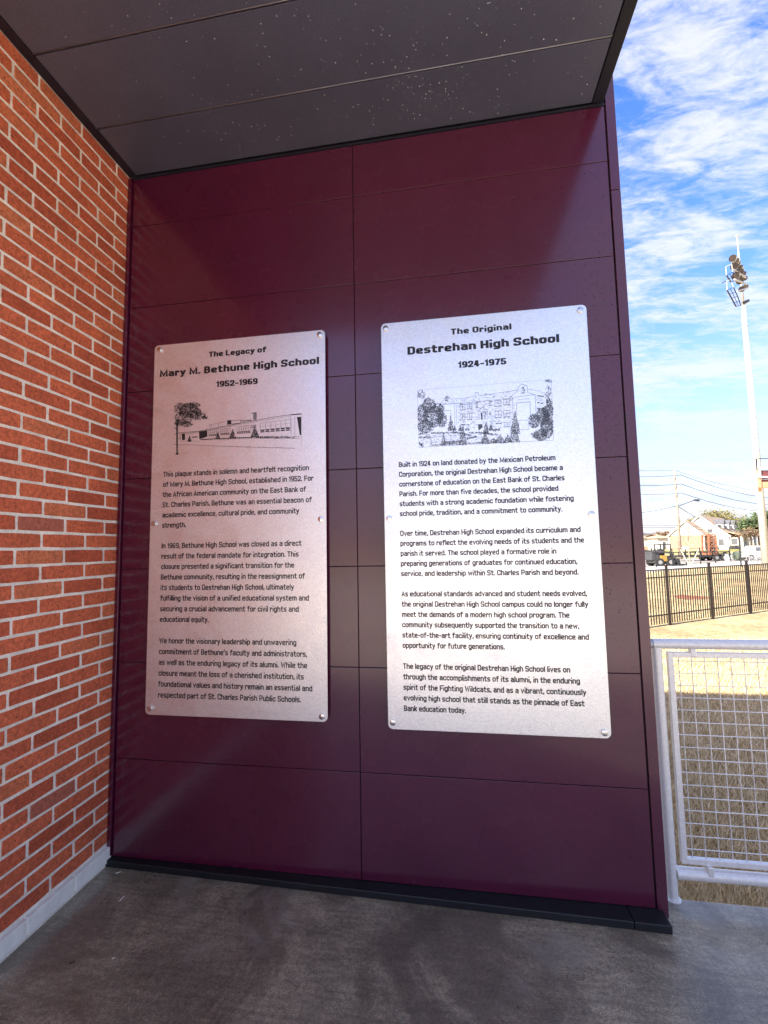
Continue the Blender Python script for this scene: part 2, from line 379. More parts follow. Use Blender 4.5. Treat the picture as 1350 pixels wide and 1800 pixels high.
for r_ in range(-1, 50):
    zc_ = (zi(r_) + zi(r_ + 1)) / 2
    first = D1 if r_ % 2 else D1 + BL / 2
    segs = [(0.002 - JT / 2, first)]
    k = first
    while k < 3.0: segs.append((k, k + BL)); k += BL
    yl = 0.0
    d_ = onp(0, 900, 0, 0.0)
    for (a0, a1) in segs:
        # left limit of the frame at this height
        lim = None
        for py in (-60, 200, 500, 800, 1100, 1400, 1700):
            q = onp(0, py, 0, 0.0)
            if lim is None or abs(q.z - zc_) < lim[0]: lim = (abs(q.z - zc_), -q.y)
        vis = a0 < lim[1] + 0.02
        w_ = a1 - a0 - JT; yc = -(a0 + a1) / 2
        if vis:
            if w_ > 0.2: me = rnd.choice(FULL)
            else:
                key = (round(w_, 3), rnd.randrange(3))
                if key not in cutm: cutm[key] = brick_mesh(w_, CO - JT, 50 + key[1]).mesh('brick', M_BRICK)
                me = cutm[key]
            o = bpy.data.objects.new('brick', me); COL.objects.link(o); o.parent = bw
            o.location = (rnd.uniform(-0.0006, 0.001), yc + 1 + rnd.uniform(-0.001, 0.001), zc_ + rnd.uniform(-0.0009, 0.0009))
            o.rotation_euler = (rnd.uniform(-0.004, 0.004), 0, 0); cnt += 1
            if r_ in (44,) and abs(a0 - (D1 + BL / 2)) < 0.01 or (r_ == 27 and abs(a0 - D1 - BL) < 0.01):
                o.data = o.data.copy(); o.data.materials[0] = M_BRICK2
        else:
            far.box(-0.012, 0.0, yc - w_ / 2, yc + w_ / 2, zc_ - (CO - JT) / 2, zc_ + (CO - JT) / 2)
        if a1 > 3.2: break
o = far.build('brick', M_BRICK, bw, recalc=False); o['kind'] = 'stuff'
print('bricks', cnt)
o = MB().box(-0.03, -0.0032, -3.3, -0.0, 0.0, 4.99).build('mortar', M_MORTAR, bw)
MB().box(-12, -0.03, -3.3, 0.1, GZ - .05, 4.99).build('wall_core', M_BRICK, bw)  # unseen building mass, height and length set for the shade it casts
MB().box(-0.003, 0.0, -3.3, 0.0, TOP + 0.4, 4.99).build('parapet', M_BRICK, bw)
# white painted base blocks
k = -0.012; edges = [0.0, 0.209]
while edges[-1] < 3.1: edges.append(edges[-1] + 0.2226)
for a0, a1 in zip(edges, edges[1:]):
    mb = MB().box(-0.02, 0.021, -(a1 - 0.005), -(a0 + 0.005 if a0 else 0.0), 0.014, 0.079)
    o = mb.build('base_block', M_BLOCK, bw, bevel=0.004)
MB().box(-0.01, 0.014, -3.3, -0.0, -0.01, 0.076).build('base_joint', M_MORTAR, bw)

# ------------------------------------------------------------------ maroon clad screen wall
pw = empty('panel_wall', (1.25, 0.05, 0), 'dark maroon metal panel wall that carries the two plaques', 'wall')
PS = 0.4603; PZ0 = 3.2463; XM = 1.2522; XR = 2.4534; g = 0.0032
zs = [3.522, PZ0]
while zs[-1] - PS > 0.2: zs.append(zs[-1] - PS)
zs.append(0.030)
for (xa, xb) in ((0.026, XM), (XM, XR)):
    for z1, z0 in zip(zs, zs[1:]):
        o = MB().box(xa + g * .6, xb - g * .6, 0.0, 0.012, z0 + g / 2, z1 - g / 2).build('cladding_panel', M_MAROON, pw, bevel=0.0012)
MB().box(0.004, XR + 0.03, 0.009, 0.085, 0.0, 3.95).build('wall_core', M_GROOVE, pw)
MB().box(0.003, 0.0225, -0.012, 0.012, 0.036, 3.522).build('corner_trim', M_MAROON, pw, bevel=0.0015)
for a0, a1 in ((0.0, 3.096), (3.0985, 3.97)):
    MB().box(XR + 0.004, 2.4985, -0.004, 0.10, a0 + 0.002, a1).build('edge_trim', M_MAROON, pw, bevel=0.0015)
MB().box(0.02, XR, -0.001, 0.012, 3.5245, 3.538).build('head_trim', M_TRIM, pw)
def skew(x0, x1, ya, yb, z0, z1):
    f = lambda x: ya + (yb - ya) * (x - 0.01) / 2.49
    return MB().hexa([(x0, f(x0), z0), (x1, f(x1), z0), (x1, 0.03, z0), (x0, 0.03, z0), (x0, f(x0), z1), (x1, f(x1), z1), (x1, 0.03, z1), (x0, 0.03, z1)])
skew(0.006, 2.342, -0.030, -0.082, 0.0, 0.030).build('curb', M_CURB, pw, bevel=0.003)
skew(2.3435, 2.477, -0.031, -0.083, 0.0, 0.0305).build('curb', M_CURB, pw, bevel=0.003)

# ------------------------------------------------------------------ canopy
HC = 3.54
cp = empty('canopy', (1.2, -1.3, HC), 'dark grey metal canopy overhead, its long soffit panels beaded with rain', 'canopy')
ys = [0.004, 0.2776, 0.6047]
while ys[-1] < 1.9: ys.append(ys[-1] + 0.3271)
YF = -ys[-1]
for a0, a1 in zip(ys, ys[1:]):
    mb = MB().box(0.047, 2.396, -a1 + 0.0035, -a0 - 0.0035, HC, HC + 0.02)
    o = mb.build('soffit_panel', M_SOFFIT, cp, bevel=0.0022)
    if a0 > 0.01:
        # lip along the joint, coloured paler than the panels for the light it catches
        MB().tube((0.047, -a0 - 0.0045, HC - 0.0005), (2.396, -a0 - 0.0045, HC - 0.0005), 0.0026, n=6).build('joint_lip', M_LIP_LIT, cp, smooth=True)
MB().box(0.004, 2.44, YF, -0.0035, HC + 0.02, HC + 0.34).build('deck', M_GROOVE, cp)
MB().box(0.003, 0.0445, YF, -0.003, HC - 0.002, HC + 0.02).build('side_trim', M_TRIM, cp)
MB().box(2.399, 2.4495, YF - 0.02, -0.006, HC - 0.004, HC + 0.38).build('edge_fascia', M_TRIM, cp, bevel=0.002)
MB().box(0.003, 2.3985, YF - 0.02, YF - 0.001, HC - 0.004, HC + 0.38).build('front_fascia', M_TRIM, cp)
# rain drops hanging under the soffit and lying on the panels
def drops(name, spots, axis, label):
    mb = MB()
    for (p, r_) in spots:
        nseg = 7; k = len(mb.v)
        for lv, (rr, hh) in enumerate(((1, 0), (0.85, 0.55), (0.45, 0.9))):
            for i in range(nseg):
                t = 2 * math.pi * i / nseg; a_, b_ = math.cos(t) * rr * r_, math.sin(t) * rr * r_
                if axis == 'z': mb.v.append((p[0] + a_, p[1] + b_, p[2] - hh * r_ * 1.0))
                else: mb.v.append((p[0] + a_, p[1] - hh * r_ * 0.55, p[2] + b_ * 1.25))
        for lv in (0, 1):
            for i in range(nseg): mb.f.append((k + lv * nseg + i, k + lv * nseg + (i + 1) % nseg, k + (lv + 1) * nseg + (i + 1) % nseg, k + (lv + 1) * nseg + i))
        mb.f.append(tuple(k + 2 * nseg + i for i in range(nseg)))
        mb.f.append(tuple(k + nseg - 1 - i for i in range(nseg)))
    return mb
sp = []
r2 = random.Random(3)
centres = [(r2.uniform(0.2, 2.35), -r2.uniform(0.02, 1.1)) for _ in range(34)]
while len(sp) < 1100:
    cx, cy = r2.choice(centres)
    x, y = (r2.gauss(cx, 0.12), r2.gauss(cy, 0.09)) if r2.random() < 0.75 else (r2.uniform(0.06, 2.38), -r2.uniform(0.02, 1.3))
    if 0.06 < x < 2.38 and -1.4 < y < -0.01: sp.append(((x, y, HC - 0.0003), r2.choice((0.0009, 0.0012, 0.0016, 0.0024)) * (0.7 + 0.35 * x / 2.4)))
o = drops('rain_drops', sp, 'z', '').build('rain_drops', M_DROP, None, smooth=True)
tag(o, 'clear rain drops hanging under the grey soffit', 'water drops', kind='stuff')
sp = []
while len(sp) < 900:
    x = 2.44 - abs(r2.gauss(0, 0.22)); z = r2.uniform(0.9, 3.4)
    if r2.random() < 0.5: z = r2.gauss(2.2, 0.4)
    if x > 1.3 and 0.1 < z < 3.4 and not (1.37 < x < 2.33 and 0.68 < z < 2.57): sp.append(((x, -0.0003, z), r2.uniform(0.0007, 0.0022)))
M_PDROP = Mat('wet_speck', (0.022, 0.008, 0.014), 0.06).m
o = drops('rain_drops', sp, 'y', '').build('rain_drops', M_PDROP, None, smooth=True)
tag(o, 'small rain drops speckling the right side of the maroon panels', 'water drops', kind='stuff')

# ------------------------------------------------------------------ plaques
YP = -0.030
# lettering drawn as strokes: squarish condensed shapes, cap height 1, x-height 0.74
XH = 0.74
def _g():
    x = XH; F = {}
    def a(ch, w_, *st): F[ch] = (w_, st)
    a('a', .50, ('r', (.04, x), (.5, x), (.5, 0)), ('r', (.5, .42), (0, .42), (0, 0), (.5, 0))); a('b', .5, ('s', (0, 1), (0, 0)), ('r', (0, x), (.5, x), (.5, 0), (0, 0)))
    a('c', .48, ('r', (.48, .6), (.48, x), (0, x), (0, 0), (.48, 0), (.48, .14))); a('d', .5, ('s', (.5, 1), (.5, 0)), ('r', (.5, x), (0, x), (0, 0), (.5, 0)))
    a('e', .5, ('r', (0, .36), (.5, .36), (.5, x), (0, x), (0, 0), (.48, 0))); a('f', .36, ('r', (.12, 0), (.12, 1), (.38, 1)), ('s', (-.02, x), (.36, x)))
    a('g', .5, ('r', (.5, 0), (0, 0), (0, x), (.5, x)), ('r', (.5, x), (.5, -.28), (.04, -.28))); a('h', .5, ('s', (0, 1), (0, 0)), ('r', (0, x), (.5, x), (.5, 0)))
    a('i', 0, ('s', (0, 0), (0, x * .86)), ('s', (0, 1.03), (0, 1.05))); a('j', .06, ('r', (.06, x), (.06, -.28), (-.12, -.28)), ('s', (.06, .9), (.06, 1.03)))
    a('k', .46, ('s', (0, 1), (0, 0)), ('s', (0, .28), (.44, x)), ('s', (.14, .42), (.47, 0))); a('l', 0, ('s', (0, 1), (0, 0)))
    a('m', .84, ('s', (0, x), (0, 0)), ('r', (0, x), (.42, x), (.42, 0)), ('r', (.42, x), (.84, x), (.84, 0))); a('n', .5, ('s', (0, x), (0, 0)), ('r', (0, x), (.5, x), (.5, 0)))
    a('o', .5, ('r', (.25, x), (.5, x), (.5, 0), (0, 0), (0, x), (.25, x))); a('p', .5, ('s', (0, x), (0, -.28)), ('r', (0, x), (.5, x), (.5, 0), (0, 0)))
    a('q', .5, ('s', (.5, x), (.5, -.28)), ('r', (.5, x), (0, x), (0, 0), (.5, 0))); a('r', .32, ('s', (0, x), (0, 0)), ('r', (0, x), (.33, x), (.33, .6)))
    a('s', .46, ('r', (.44, x), (0, x), (0, .37), (.46, .37), (.46, 0), (0.02, 0))); a('t', .36, ('r', (.12, .97), (.12, 0), (.38, 0)), ('s', (-.02, x), (.36, x)))
    a('u', .5, ('r', (0, x), (0, 0), (.5, 0)), ('s', (.5, x), (.5, 0))); a('v', .48, ('s', (0, x), (.24, 0), (.48, x))); a('w', .8, ('s', (0, x), (.2, 0), (.4, x * .95), (.6, 0), (.8, x)))
    a('x', .46, ('s', (0, x), (.46, 0)), ('s', (0, 0), (.46, x))); a('y', .48, ('s', (0, x), (.24, .02)), ('s', (.48, x), (.24, .02), (.12, -.28), (.0, -.28))); a('z', .46, ('s', (0, x), (.46, x), (0, 0), (.46, 0)))
    a('A', .58, ('s', (0, 0), (.29, 1), (.58, 0)), ('s', (.1, .3), (.48, .3))); a('B', .56, ('r', (.1, 0), (0, 0), (0, 1), (.1, 1)), ('r', (.0, .53), (.5, .53), (.5, 1), (.0, 1)), ('r', (0, .53), (.56, .53), (.56, 0), (0, 0)))
    a('C', .56, ('r', (.56, .76), (.56, 1), (0, 1), (0, 0), (.56, 0), (.56, .24))); a('D', .58, ('s', (0, 0), (0, 1)), ('r', (0, 1), (.58, 1), (.58, 0), (0, 0)))
    a('E', .5, ('s', (.5, 1), (0, 1), (0, 0), (.5, 0)), ('s', (0, .52), (.44, .52))); a('F', .5, ('s', (.5, 1), (0, 1), (0, 0)), ('s', (0, .52), (.44, .52)))
    a('H', .58, ('s', (0, 0), (0, 1)), ('s', (.58, 0), (.58, 1)), ('s', (0, .52), (.58, .52))); a('I', 0, ('s', (0, 0), (0, 1))); a('L', .48, ('s', (0, 1), (0, 0), (.48, 0)))
    a('M', .82, ('s', (0, 0), (0, 1), (.41, .1), (.82, 1), (.82, 0))); a('O', .58, ('r', (.29, 1), (.58, 1), (.58, 0), (0, 0), (0, 1), (.29, 1))); a('P', .54, ('s', (0, 0), (0, 1)), ('r', (0, 1), (.54, 1), (.54, .42), (0, .42)))
    a('S', .56, ('r', (.56, .86), (.56, 1), (0, 1), (0, .52), (.56, .52), (.56, 0), (0, 0), (0, .14))); a('T', .54, ('s', (0, 1), (.54, 1)), ('s', (.27, 1), (.27, 0)))
    a('W', .9, ('s', (0, 1), (.22, 0), (.45, .9), (.68, 0), (.9, 1)))
    a('0', .5, ('r', (.25, 1), (.5, 1), (.5, 0), (0, 0), (0, 1), (.25, 1))); a('1', .2, ('s', (0, .84), (.18, 1), (.18, 0))); a('2', .5, ('r', (0, .78), (0, 1), (.5, 1), (.5, .55), (0, .12)), ('s', (0, .14), (0, 0), (.52, 0)))
    a('4', .54, ('s', (.36, 0), (.36, 1)), ('s', (.2, 1), (0, .28), (.54, .28))); a('5', .5, ('s', (.48, 1), (.02, 1), (.0, .6)), ('r', (0, .6), (.5, .6), (.5, 0), (0, 0), (0, .2)))
    a('6', .5, ('r', (.44, 1), (0, 1), (0, 0), (.5, 0), (.5, .58), (0, .58))); a('7', .48, ('s', (0, 1), (.48, 1), (.16, 0))); a('9', .5, ('r', (.06, 0), (.5, 0), (.5, 1), (0, 1), (0, .42), (.5, .42)))
    a('.', 0, ('s', (0, 0), (0, .07))); a(',', .02, ('s', (.04, .1), (-.02, -.14))); a('-', .3, ('s', (0, .42), (.3, .42))); a('\u2019', .02, ('s', (.03, 1.04), (-.01, .82)))
    return F
GLY = _g()
def fillet(pts, r_):
    closed = pts[0] == pts[-1]
    out = []; n = len(pts)
    for i, p in enumerate(pts):
        if (i in (0, n - 1)): out.append(p); continue
        a_, b_ = pts[i - 1], pts[i + 1]; la = math.dist(a_, p); lb = math.dist(p, b_); r = min(r_, la * .5, lb * .5)
        A = (p[0] + (a_[0] - p[0]) / la * r, p[1] + (a_[1] - p[1]) / la * r); B = (p[0] + (b_[0] - p[0]) / lb * r, p[1] + (b_[1] - p[1]) / lb * r)
        for t in (0, .33, .67, 1): out.append(((1 - t) ** 2 * A[0] + 2 * t * (1 - t) * p[0] + t * t * B[0], (1 - t) ** 2 * A[1] + 2 * t * (1 - t) * p[1] + t * t * B[1]))
    return out
def ribbon(mb, pts, w_, y):
    n = len(pts); k = len(mb.v); h_ = w_ / 2
    for i, p in enumerate(pts):
        d0 = None; d1 = None
        if i > 0: d0 = Vector((p[0] - pts[i - 1][0], p[1] - pts[i - 1][1]))
        if i < n - 1: d1 = Vector((pts[i + 1][0] - p[0], pts[i + 1][1] - p[1]))
        d0 = (d0 if d0 is not None and d0.length > 1e-9 else d1).normalized(); d1 = (d1 if d1 is not None and d1.length > 1e-9 else d0).normalized()
        t = d0 + d1
        t = t.normalized() if t.length > 0.2 else d0
        m_ = min(2.2, 1 / max(0.3, t.dot(d0))); nx, ny = -t.y * h_ * m_, t.x * h_ * m_
        ex = 0
        if i == 0 and pts[0] != pts[-1]: ex = -h_ * .85
        if i == n - 1 and pts[0] != pts[-1]: ex = h_ * .85
        cx, cy = p[0] + t.x * ex, p[1] + t.y * ex
        mb.v += [(cx - nx, y, cy - ny), (cx + nx, y, cy + ny)]
    for i in range(n - 1): mb.f.append((k + 2 * i, k + 2 * i + 2, k + 2 * i + 3, k + 2 * i + 1))
def layout(txt, gap, space):
    x = 0; out = []
    for ch in txt:
        if ch == ' ': x += space - gap; x += gap * 0; continue
        w_, st = GLY[ch]; out.append((x, ch)); x += w_ + gap
    return out, x - gap
def text_mesh(txt, x0, x1, base, cap, th, gap, y, mt, parent, name, rf=.16, fat=1.0):
    # sizes solved so that the run of letters spans x0..x1
    lay, tot = layout(txt, gap, 0.40 + gap)
    tx = th * fat; sx = (x1 - x0 - tx) / tot / fat; sz = cap - th; xk = (0.745 * cap - th) / sz
    def ym(v):
        if v <= 0: return v * sz
        return (v / XH * xk if v <= XH else xk + (v - XH) / (1 - XH) * (1 - xk)) * sz
    mbs = {}; wi = 0; last = None
    for (gx, ch) in lay:
        if last is not None and name == 'heading' and gx - last[0] > GLY[last[1]][0] + gap + 0.2: wi += 1
        last = (gx, ch); mb = mbs.setdefault(wi, MB())
        w_, st = GLY[ch]
        for q, s_ in enumerate(st):
            pts = [((gx + p[0]) * sx, ym(p[1]) + base + th / 2) for p in s_[1:]]
            if s_[0] == 'r': pts = fillet(pts, rf * cap)
            ribbon(mb, pts, th, y - q * 0.00004)
    for mb in mbs.values():
        mb.v = [(v[0] * fat + x0 + tx / 2, v[1], v[2]) for v in mb.v]
        link('heading_word' if name == 'heading' else name, mb.mesh(name, mt), parent)
def plaque(x0, x1, z0, z1, label, screws, heads, lines, xl, zc0, pitch, blanks):
    t = empty('memorial_plaque', ((x0 + x1) / 2, YP, z0), label, 'plaque', 'aluminium plaques on the maroon wall')
    pts = []; r_ = 0.022
    for cx, cz, a0 in ((x1 - r_, z1 - r_, 0), (x0 + r_, z1 - r_, 90), (x0 + r_, z0 + r_, 180), (x1 - r_, z0 + r_, 270)):
        for i in range(7):
            an = rad(a0 + i * 15); pts.append((cx + r_ * math.cos(an), cz + r_ * math.sin(an)))
    mb = MB(); n = len(pts)
    for y, ins in ((YP + 0.0045, 0), (YP + 0.0008, 0), (YP, 0.0009)):
        cx, cz = (x0 + x1) / 2, (z0 + z1) / 2
        for (x, z) in pts: mb.v.append((x - math.copysign(ins, x - cx), y, z - math.copysign(ins, z - cz)))
    mb.f.append(tuple(range(n)))
    for l in (0, 1):
        for i in range(n): mb.f.append((l * n + i, l * n + (i + 1) % n, (l + 1) * n + (i + 1) % n, (l + 1) * n + i))
    mb.f.append(tuple(2 * n + i for i in range(n)))
    mb.build('plate', M_PLATE, t)
    for (x, z) in screws:
        mb = MB().tube((x, 0.004, z), (x, YP - 0.0015, z), 0.0095, n=16)
        mb.tube((x, YP - 0.0012, z), (x, YP - 0.0085, z), 0.0128, n=20)
        o = mb.build('standoff', M_STEEL, t, bevel=0.0009); smooth_by_angle(o)
    for (txt, a, b, zc_, cap, bold) in heads:
        text_mesh(txt, a, b, zc_ - cap / 2, cap, cap * 0.21, 0.40, YP - 0.0007, M_INK, t, 'heading', .25, 1.62)
    slot = 0
    for i, (txt, xr) in enumerate(lines):
        if i in blanks: slot += 1
        z = zc0 - slot * pitch; slot += 1
        text_mesh(txt, xl, xr, z - 0.0128 * pitch / 0.0511, 0.0262 * (pitch / 0.0511) ** 0.6, 0.0046, 0.30, YP - 0.0007, M_INK, t, 'text_line')
    return t
L1 = [("This plaque stands in solemn and heartfelt recognition", 1.028), ("of Mary M. Bethune High School, established in 1952. For", 1.050),
 ("the African American community on the East Bank of", 1.013), ("St. Charles Parish, Bethune was an essential beacon of", 1.041),
 ("academic excellence, cultural pride, and community", 0.979), ("strength.", 0.397),
 ("In 1969, Bethune High School was closed as a direct", 0.990), ("result of the federal mandate for integration. This", 0.976),
 ("closure presented a significant transition for the", 0.954), ("Bethune community, resulting in the reassignment of", 1.006),
 ("its students to Destrehan High School, ultimately", 0.953), ("fulfilling the vision of a unified educational system and", 1.025),
 ("securing a crucial advancement for civil rights and", 0.976), ("educational equity.", 0.525),
 ("We honor the visionary leadership and unwavering", 0.964), ("commitment of Bethune\u2019s faculty and administrators,", 1.016),
 ("as well as the enduring legacy of its alumni. While the", 1.016), ("closure meant the loss of a cherished institution, its", 1.000),
 ("foundational values and history remain an essential and", 1.040), ("respected part of St. Charles Parish Public Schools.", 0.986)]
R2 = [977, 990, 993, 982, 1009, 989, 1021, 1027, 978, 1015, 1017, 1032, 1034, 1001, 1018, 1035, 887, 1002, 1019, 1030, 1027, 819]
Y2 = [817, 833, 851, 869, 886, 904, 938, 954, 972, 990, 1008, 1045, 1063, 1081, 1099, 1117, 1135, 1172, 1190, 1208, 1227, 1245]
T2 = ["Built in 1924 on land donated by the Mexican Petroleum", "Corporation, the original Destrehan High School became a",
 "cornerstone of education on the East Bank of St. Charles", "Parish. For more than five decades, the school provided",
 "students with a strong academic foundation while fostering", "school pride, tradition, and a commitment to community.",
 "Over time, Destrehan High School expanded its curriculum and", "programs to reflect the evolving needs of its students and the",
 "parish it served. The school played a formative role in", "preparing generations of graduates for continued education,",
 "service, and leadership within St. Charles Parish and beyond.",
 "As educational standards advanced and student needs evolved,", "the original Destrehan High School campus could no longer fully",
 "meet the demands of a modern high school program. The", "community subsequently supported the transition to a new,",
 "state-of-the-art facility, ensuring continuity of excellence and", "opportunity for future generations.",
 "The legacy of the original Destrehan High School lives on", "through the accomplishments of its alumni, in the enduring",
 "spirit of the Fighting Wildcats, and as a vibrant, continuously", "evolving high school that still stands as the pinnacle of East",
 "Bank education today."]
L2 = [(t_, onp(x, y, 1, YP).x) for t_, x, y in zip(T2, R2, Y2)]
pl1 = plaque(0.202, 1.111, 0.708, 2.552, 'aluminium plaque headed The Legacy of Mary M. Bethune High School, nearer the brick wall',
    [(0.230, 2.527), (1.085, 2.527), (0.226, 1.630), (1.085, 1.628), (0.228, 0.738), (1.085, 0.733)],
    [("The Legacy of", 0.504, 0.811, 2.479, 0.0285, 0.030), ("Mary M. Bethune High School", 0.235, 1.081, 2.400, 0.0365, 0.034), ("1952-1969", 0.547, 0.767, 2.321, 0.030, 0.036)],
    L1, 0.268, 1.876, 0.0511, (6, 14))
pl2 = plaque(1.387, 2.314, 0.690, 2.554, 'aluminium plaque headed The Original Destrehan High School, nearer the open sky',
    [(1.411, 2.527), (2.287, 2.529), (1.410, 1.623), (2.286, 1.617), (1.409, 0.720), (2.287, 0.714)],
    [("The Original", 1.714, 1.988, 2.483, 0.0285, 0.030), ("Destrehan High School", 1.511, 2.192, 2.409, 0.0385, 0.036), ("1924-1975", 1.743, 1.959, 2.322, 0.030, 0.036)],
    L2, 1.4587, 1.869, 0.04533, (6, 11, 17))

# etched drawings: strokes and filled shapes in the plane of the plate
class Draw:
    def __init__(s, ox, oy, sc, seed): s.ox, s.oy, s.sc = ox, oy, sc; s.m = MB(); s.r = random.Random(seed); s.k = 0
    def P(s, X, Y):
        s.k += 1
        p = onp(s.ox + X / s.sc, s.oy + Y / s.sc, 1, YP); p.y = YP - 0.0006 - (s.k % 40) * 0.000006; return p
    def line(s, a, b, wd=1.6):
        ax, ay = a; bx, by = b; l = math.hypot(bx - ax, by - ay) or 1; nx, ny = -(by - ay) / l * wd / 2, (bx - ax) / l * wd / 2
        y0 = s.P(ax, ay).y
        q = [s.P(ax + nx, ay + ny), s.P(bx + nx, by + ny), s.P(bx - nx, by - ny), s.P(ax - nx, ay - ny)]
        for v in q: v.y = y0
        s.m.poly(q)
    def path(s, pts, wd=1.6):
        for a, b in zip(pts, pts[1:]): s.line(a, b, wd)
    def fill(s, pts):
        q = [s.P(*p) for p in pts]; y0 = q[0].y
        for v in q: v.y = y0
        s.m.poly(q)
    def blob(s, cx, cy, rx, ry, n, sz=5, clip=None):
        for _ in range(n):
            t = s.r.uniform(0, 6.283); q = math.sqrt(s.r.random()); x = cx + rx * q * math.cos(t); y = cy + ry * q * math.sin(t)
            if clip and not (clip[0] < x < clip[2] and clip[1] < y < clip[3]): continue
            an = s.r.uniform(0, 3.14); l = sz * s.r.uniform(0.5, 1.4)
            s.line((x - math.cos(an) * l, y - math.sin(an) * l), (x + math.cos(an) * l, y + math.sin(an) * l), sz * s.r.uniform(0.3, 0.7))
    def cone(s, cx, top, bot, hw, n, sz=5):
        for _ in range(n):
            v = math.sqrt(s.r.random()); y = top + (bot - top) * v; x = cx + s.r.uniform(-1, 1) * hw * min(1, v * 1.15)
            an = s.r.uniform(0.6, 2.4); l = sz * s.r.uniform(0.5, 1.3)
            s.line((x - math.cos(an) * l, y - math.sin(an) * l), (x + math.cos(an) * l, y + math.sin(an) * l), sz * 0.5)
lerp = lambda a, b, t: a + (b - a) * t
d = Draw(295, 690, 5.4, 1); cl1 = (64, 92, 1268, 600)
for c_ in ((120, 160, 62, 60, 150), (200, 170, 95, 70, 300), (150, 240, 85, 60, 200), (260, 200, 60, 60, 150), (310, 220, 50, 38, 90), (350, 238, 30, 14, 35), (180, 300, 60, 28, 80), (230, 120, 80, 28, 120), (100, 290, 38, 30, 60)):
    d.blob(*c_[:4], int(c_[4] * 1.5), 6, cl1)
d.fill([(80, 290), (96, 290), (95, 590), (82, 590)]); d.path([(64, 330), (84, 352)], 5); d.path([(96, 310), (118, 285)], 4); d.fill([(76, 575), (100, 572), (104, 588), (76, 592)])
d.path([(62, 398), (96, 386), (300, 366), (385, 350), (700, 290), (1000, 234), (1200, 206), (1268, 200)], 4)
d.path([(180, 388), (385, 358), (700, 300), (1165, 222)], 2); d.path([(1165, 214), (1268, 205)], 5)
d.fill([(563, 266), (602, 262), (604, 300), (566, 306)]); d.path([(600, 266), (690, 262), (690, 290)], 3); d.path([(690, 266), (790, 262), (790, 272)], 5); d.path([(604, 300), (680, 290)], 4)
d.path([(396, 332), (398, 306), (470, 296)], 2.5); d.path([(412, 328), (413, 306)], 2); d.path([(480, 322), (482, 292), (545, 278)], 2.5); d.path([(690, 282), (800, 262)], 3)
for x in range(812, 840, 5): d.path([(x, 196), (x, 260)], 2.6)
d.path([(792, 198), (842, 190)], 5); d.path([(840, 190), (840, 256)], 3)
d.fill([(296, 372), (374, 358), (376, 418), (300, 444)]); d.fill([(132, 392), (164, 388), (164, 450), (136, 452)])
d.path([(118, 392), (118, 440), (128, 456)], 3); d.path([(230, 425), (282, 420)], 9); d.path([(172, 396), (290, 380)], 2); d.path([(98, 438), (116, 436)], 3)
# window bays, each with its mullions and dark lower panes
for xa, xb, t0, t1, b0, b1, n_ in ((388, 478, 362, 350, 416, 410, 5), (500, 585, 350, 336, 406, 400, 5), (655, 782, 330, 308, 392, 384, 6), (876, 1165, 292, 252, 380, 360, 6)):
    for i in range(n_):
        u0, u1 = (i + 0.08) / n_, (i + 0.86) / n_; x0_, x1_ = lerp(xa, xb, u0), lerp(xa, xb, u1)
        tt0, tt1, bb0, bb1 = lerp(t0, t1, u0), lerp(t0, t1, u1), lerp(b0, b1, u0), lerp(b0, b1, u1); h_ = (bb0 - tt0)
        d.fill([(x0_, bb0 - h_ * 0.30), (x1_, bb1 - h_ * 0.30), (x1_, bb1 - h_ * 0.16), (x0_, bb0 - h_ * 0.16)])
        d.fill([(x0_, bb0 - h_ * 0.11), (x1_, bb1 - h_ * 0.11), (x1_, bb1), (x0_, bb0)])
        d.path([(x0_, bb0 - h_ * 0.3), (x0_, tt0), (x1_, tt1)], 2.2); d.path([(x0_, lerp(tt0, bb0, 0.36)), (x1_, lerp(tt1, bb1, 0.36))], 1.6)
    d.path([(xb + 6, t1 - 6), (xb + 6, b1 + 12)], 1.8)
for i in range(9): d.path([(795 + i * 5, 312 - i), (797 + i * 5, 340)], 1.8)
d.cone(475, 372, 440, 22, 130); d.cone(616, 348, 436, 30, 190); d.cone(826, 320, 430, 38, 300); d.cone(206, 405, 466, 18, 90)
d.path([(310, 446), (460, 438), (640, 430), (800, 424)], 6)
for i in range(170): x = d.r.uniform(315, 800); d.blob(x, lerp(446, 428, (x - 315) / 485), 6, 4, 1, 4)
for i in range(260): x = d.r.uniform(860, 1205); d.blob(x, 424, 6, 9, 1, 5)
d.path([(120, 462), (300, 462)], 2); d.path([(860, 434), (1250, 436)], 2.5); d.path([(310, 452), (860, 434)], 1.5)
d.path([(60, 494), (250, 498), (500, 510), (800, 520), (1210, 530)], 2.5)
for i in range(120): x = d.r.uniform(400, 1200); d.blob(x, lerp(503, 527, (x - 300) / 900), 4, 3, 1, 3)
d.fill([(1226, 232), (1266, 232), (1266, 408), (1252, 400)]); d.path([(1206, 232), (1206, 418)], 2); d.path([(1165, 222), (1168, 400)], 2); d.path([(1200, 420), (1250, 418)], 3)
d.path([(1268, 200), (1268, 520)], 1.0); d.path([(110, 574), (200, 574)], 1.4)
d.m.build('etched_drawing', M_INK, pl1, recalc=False)
d = Draw(725, 655, 5.192, 2); cl2 = (50, 66, 1284, 680)
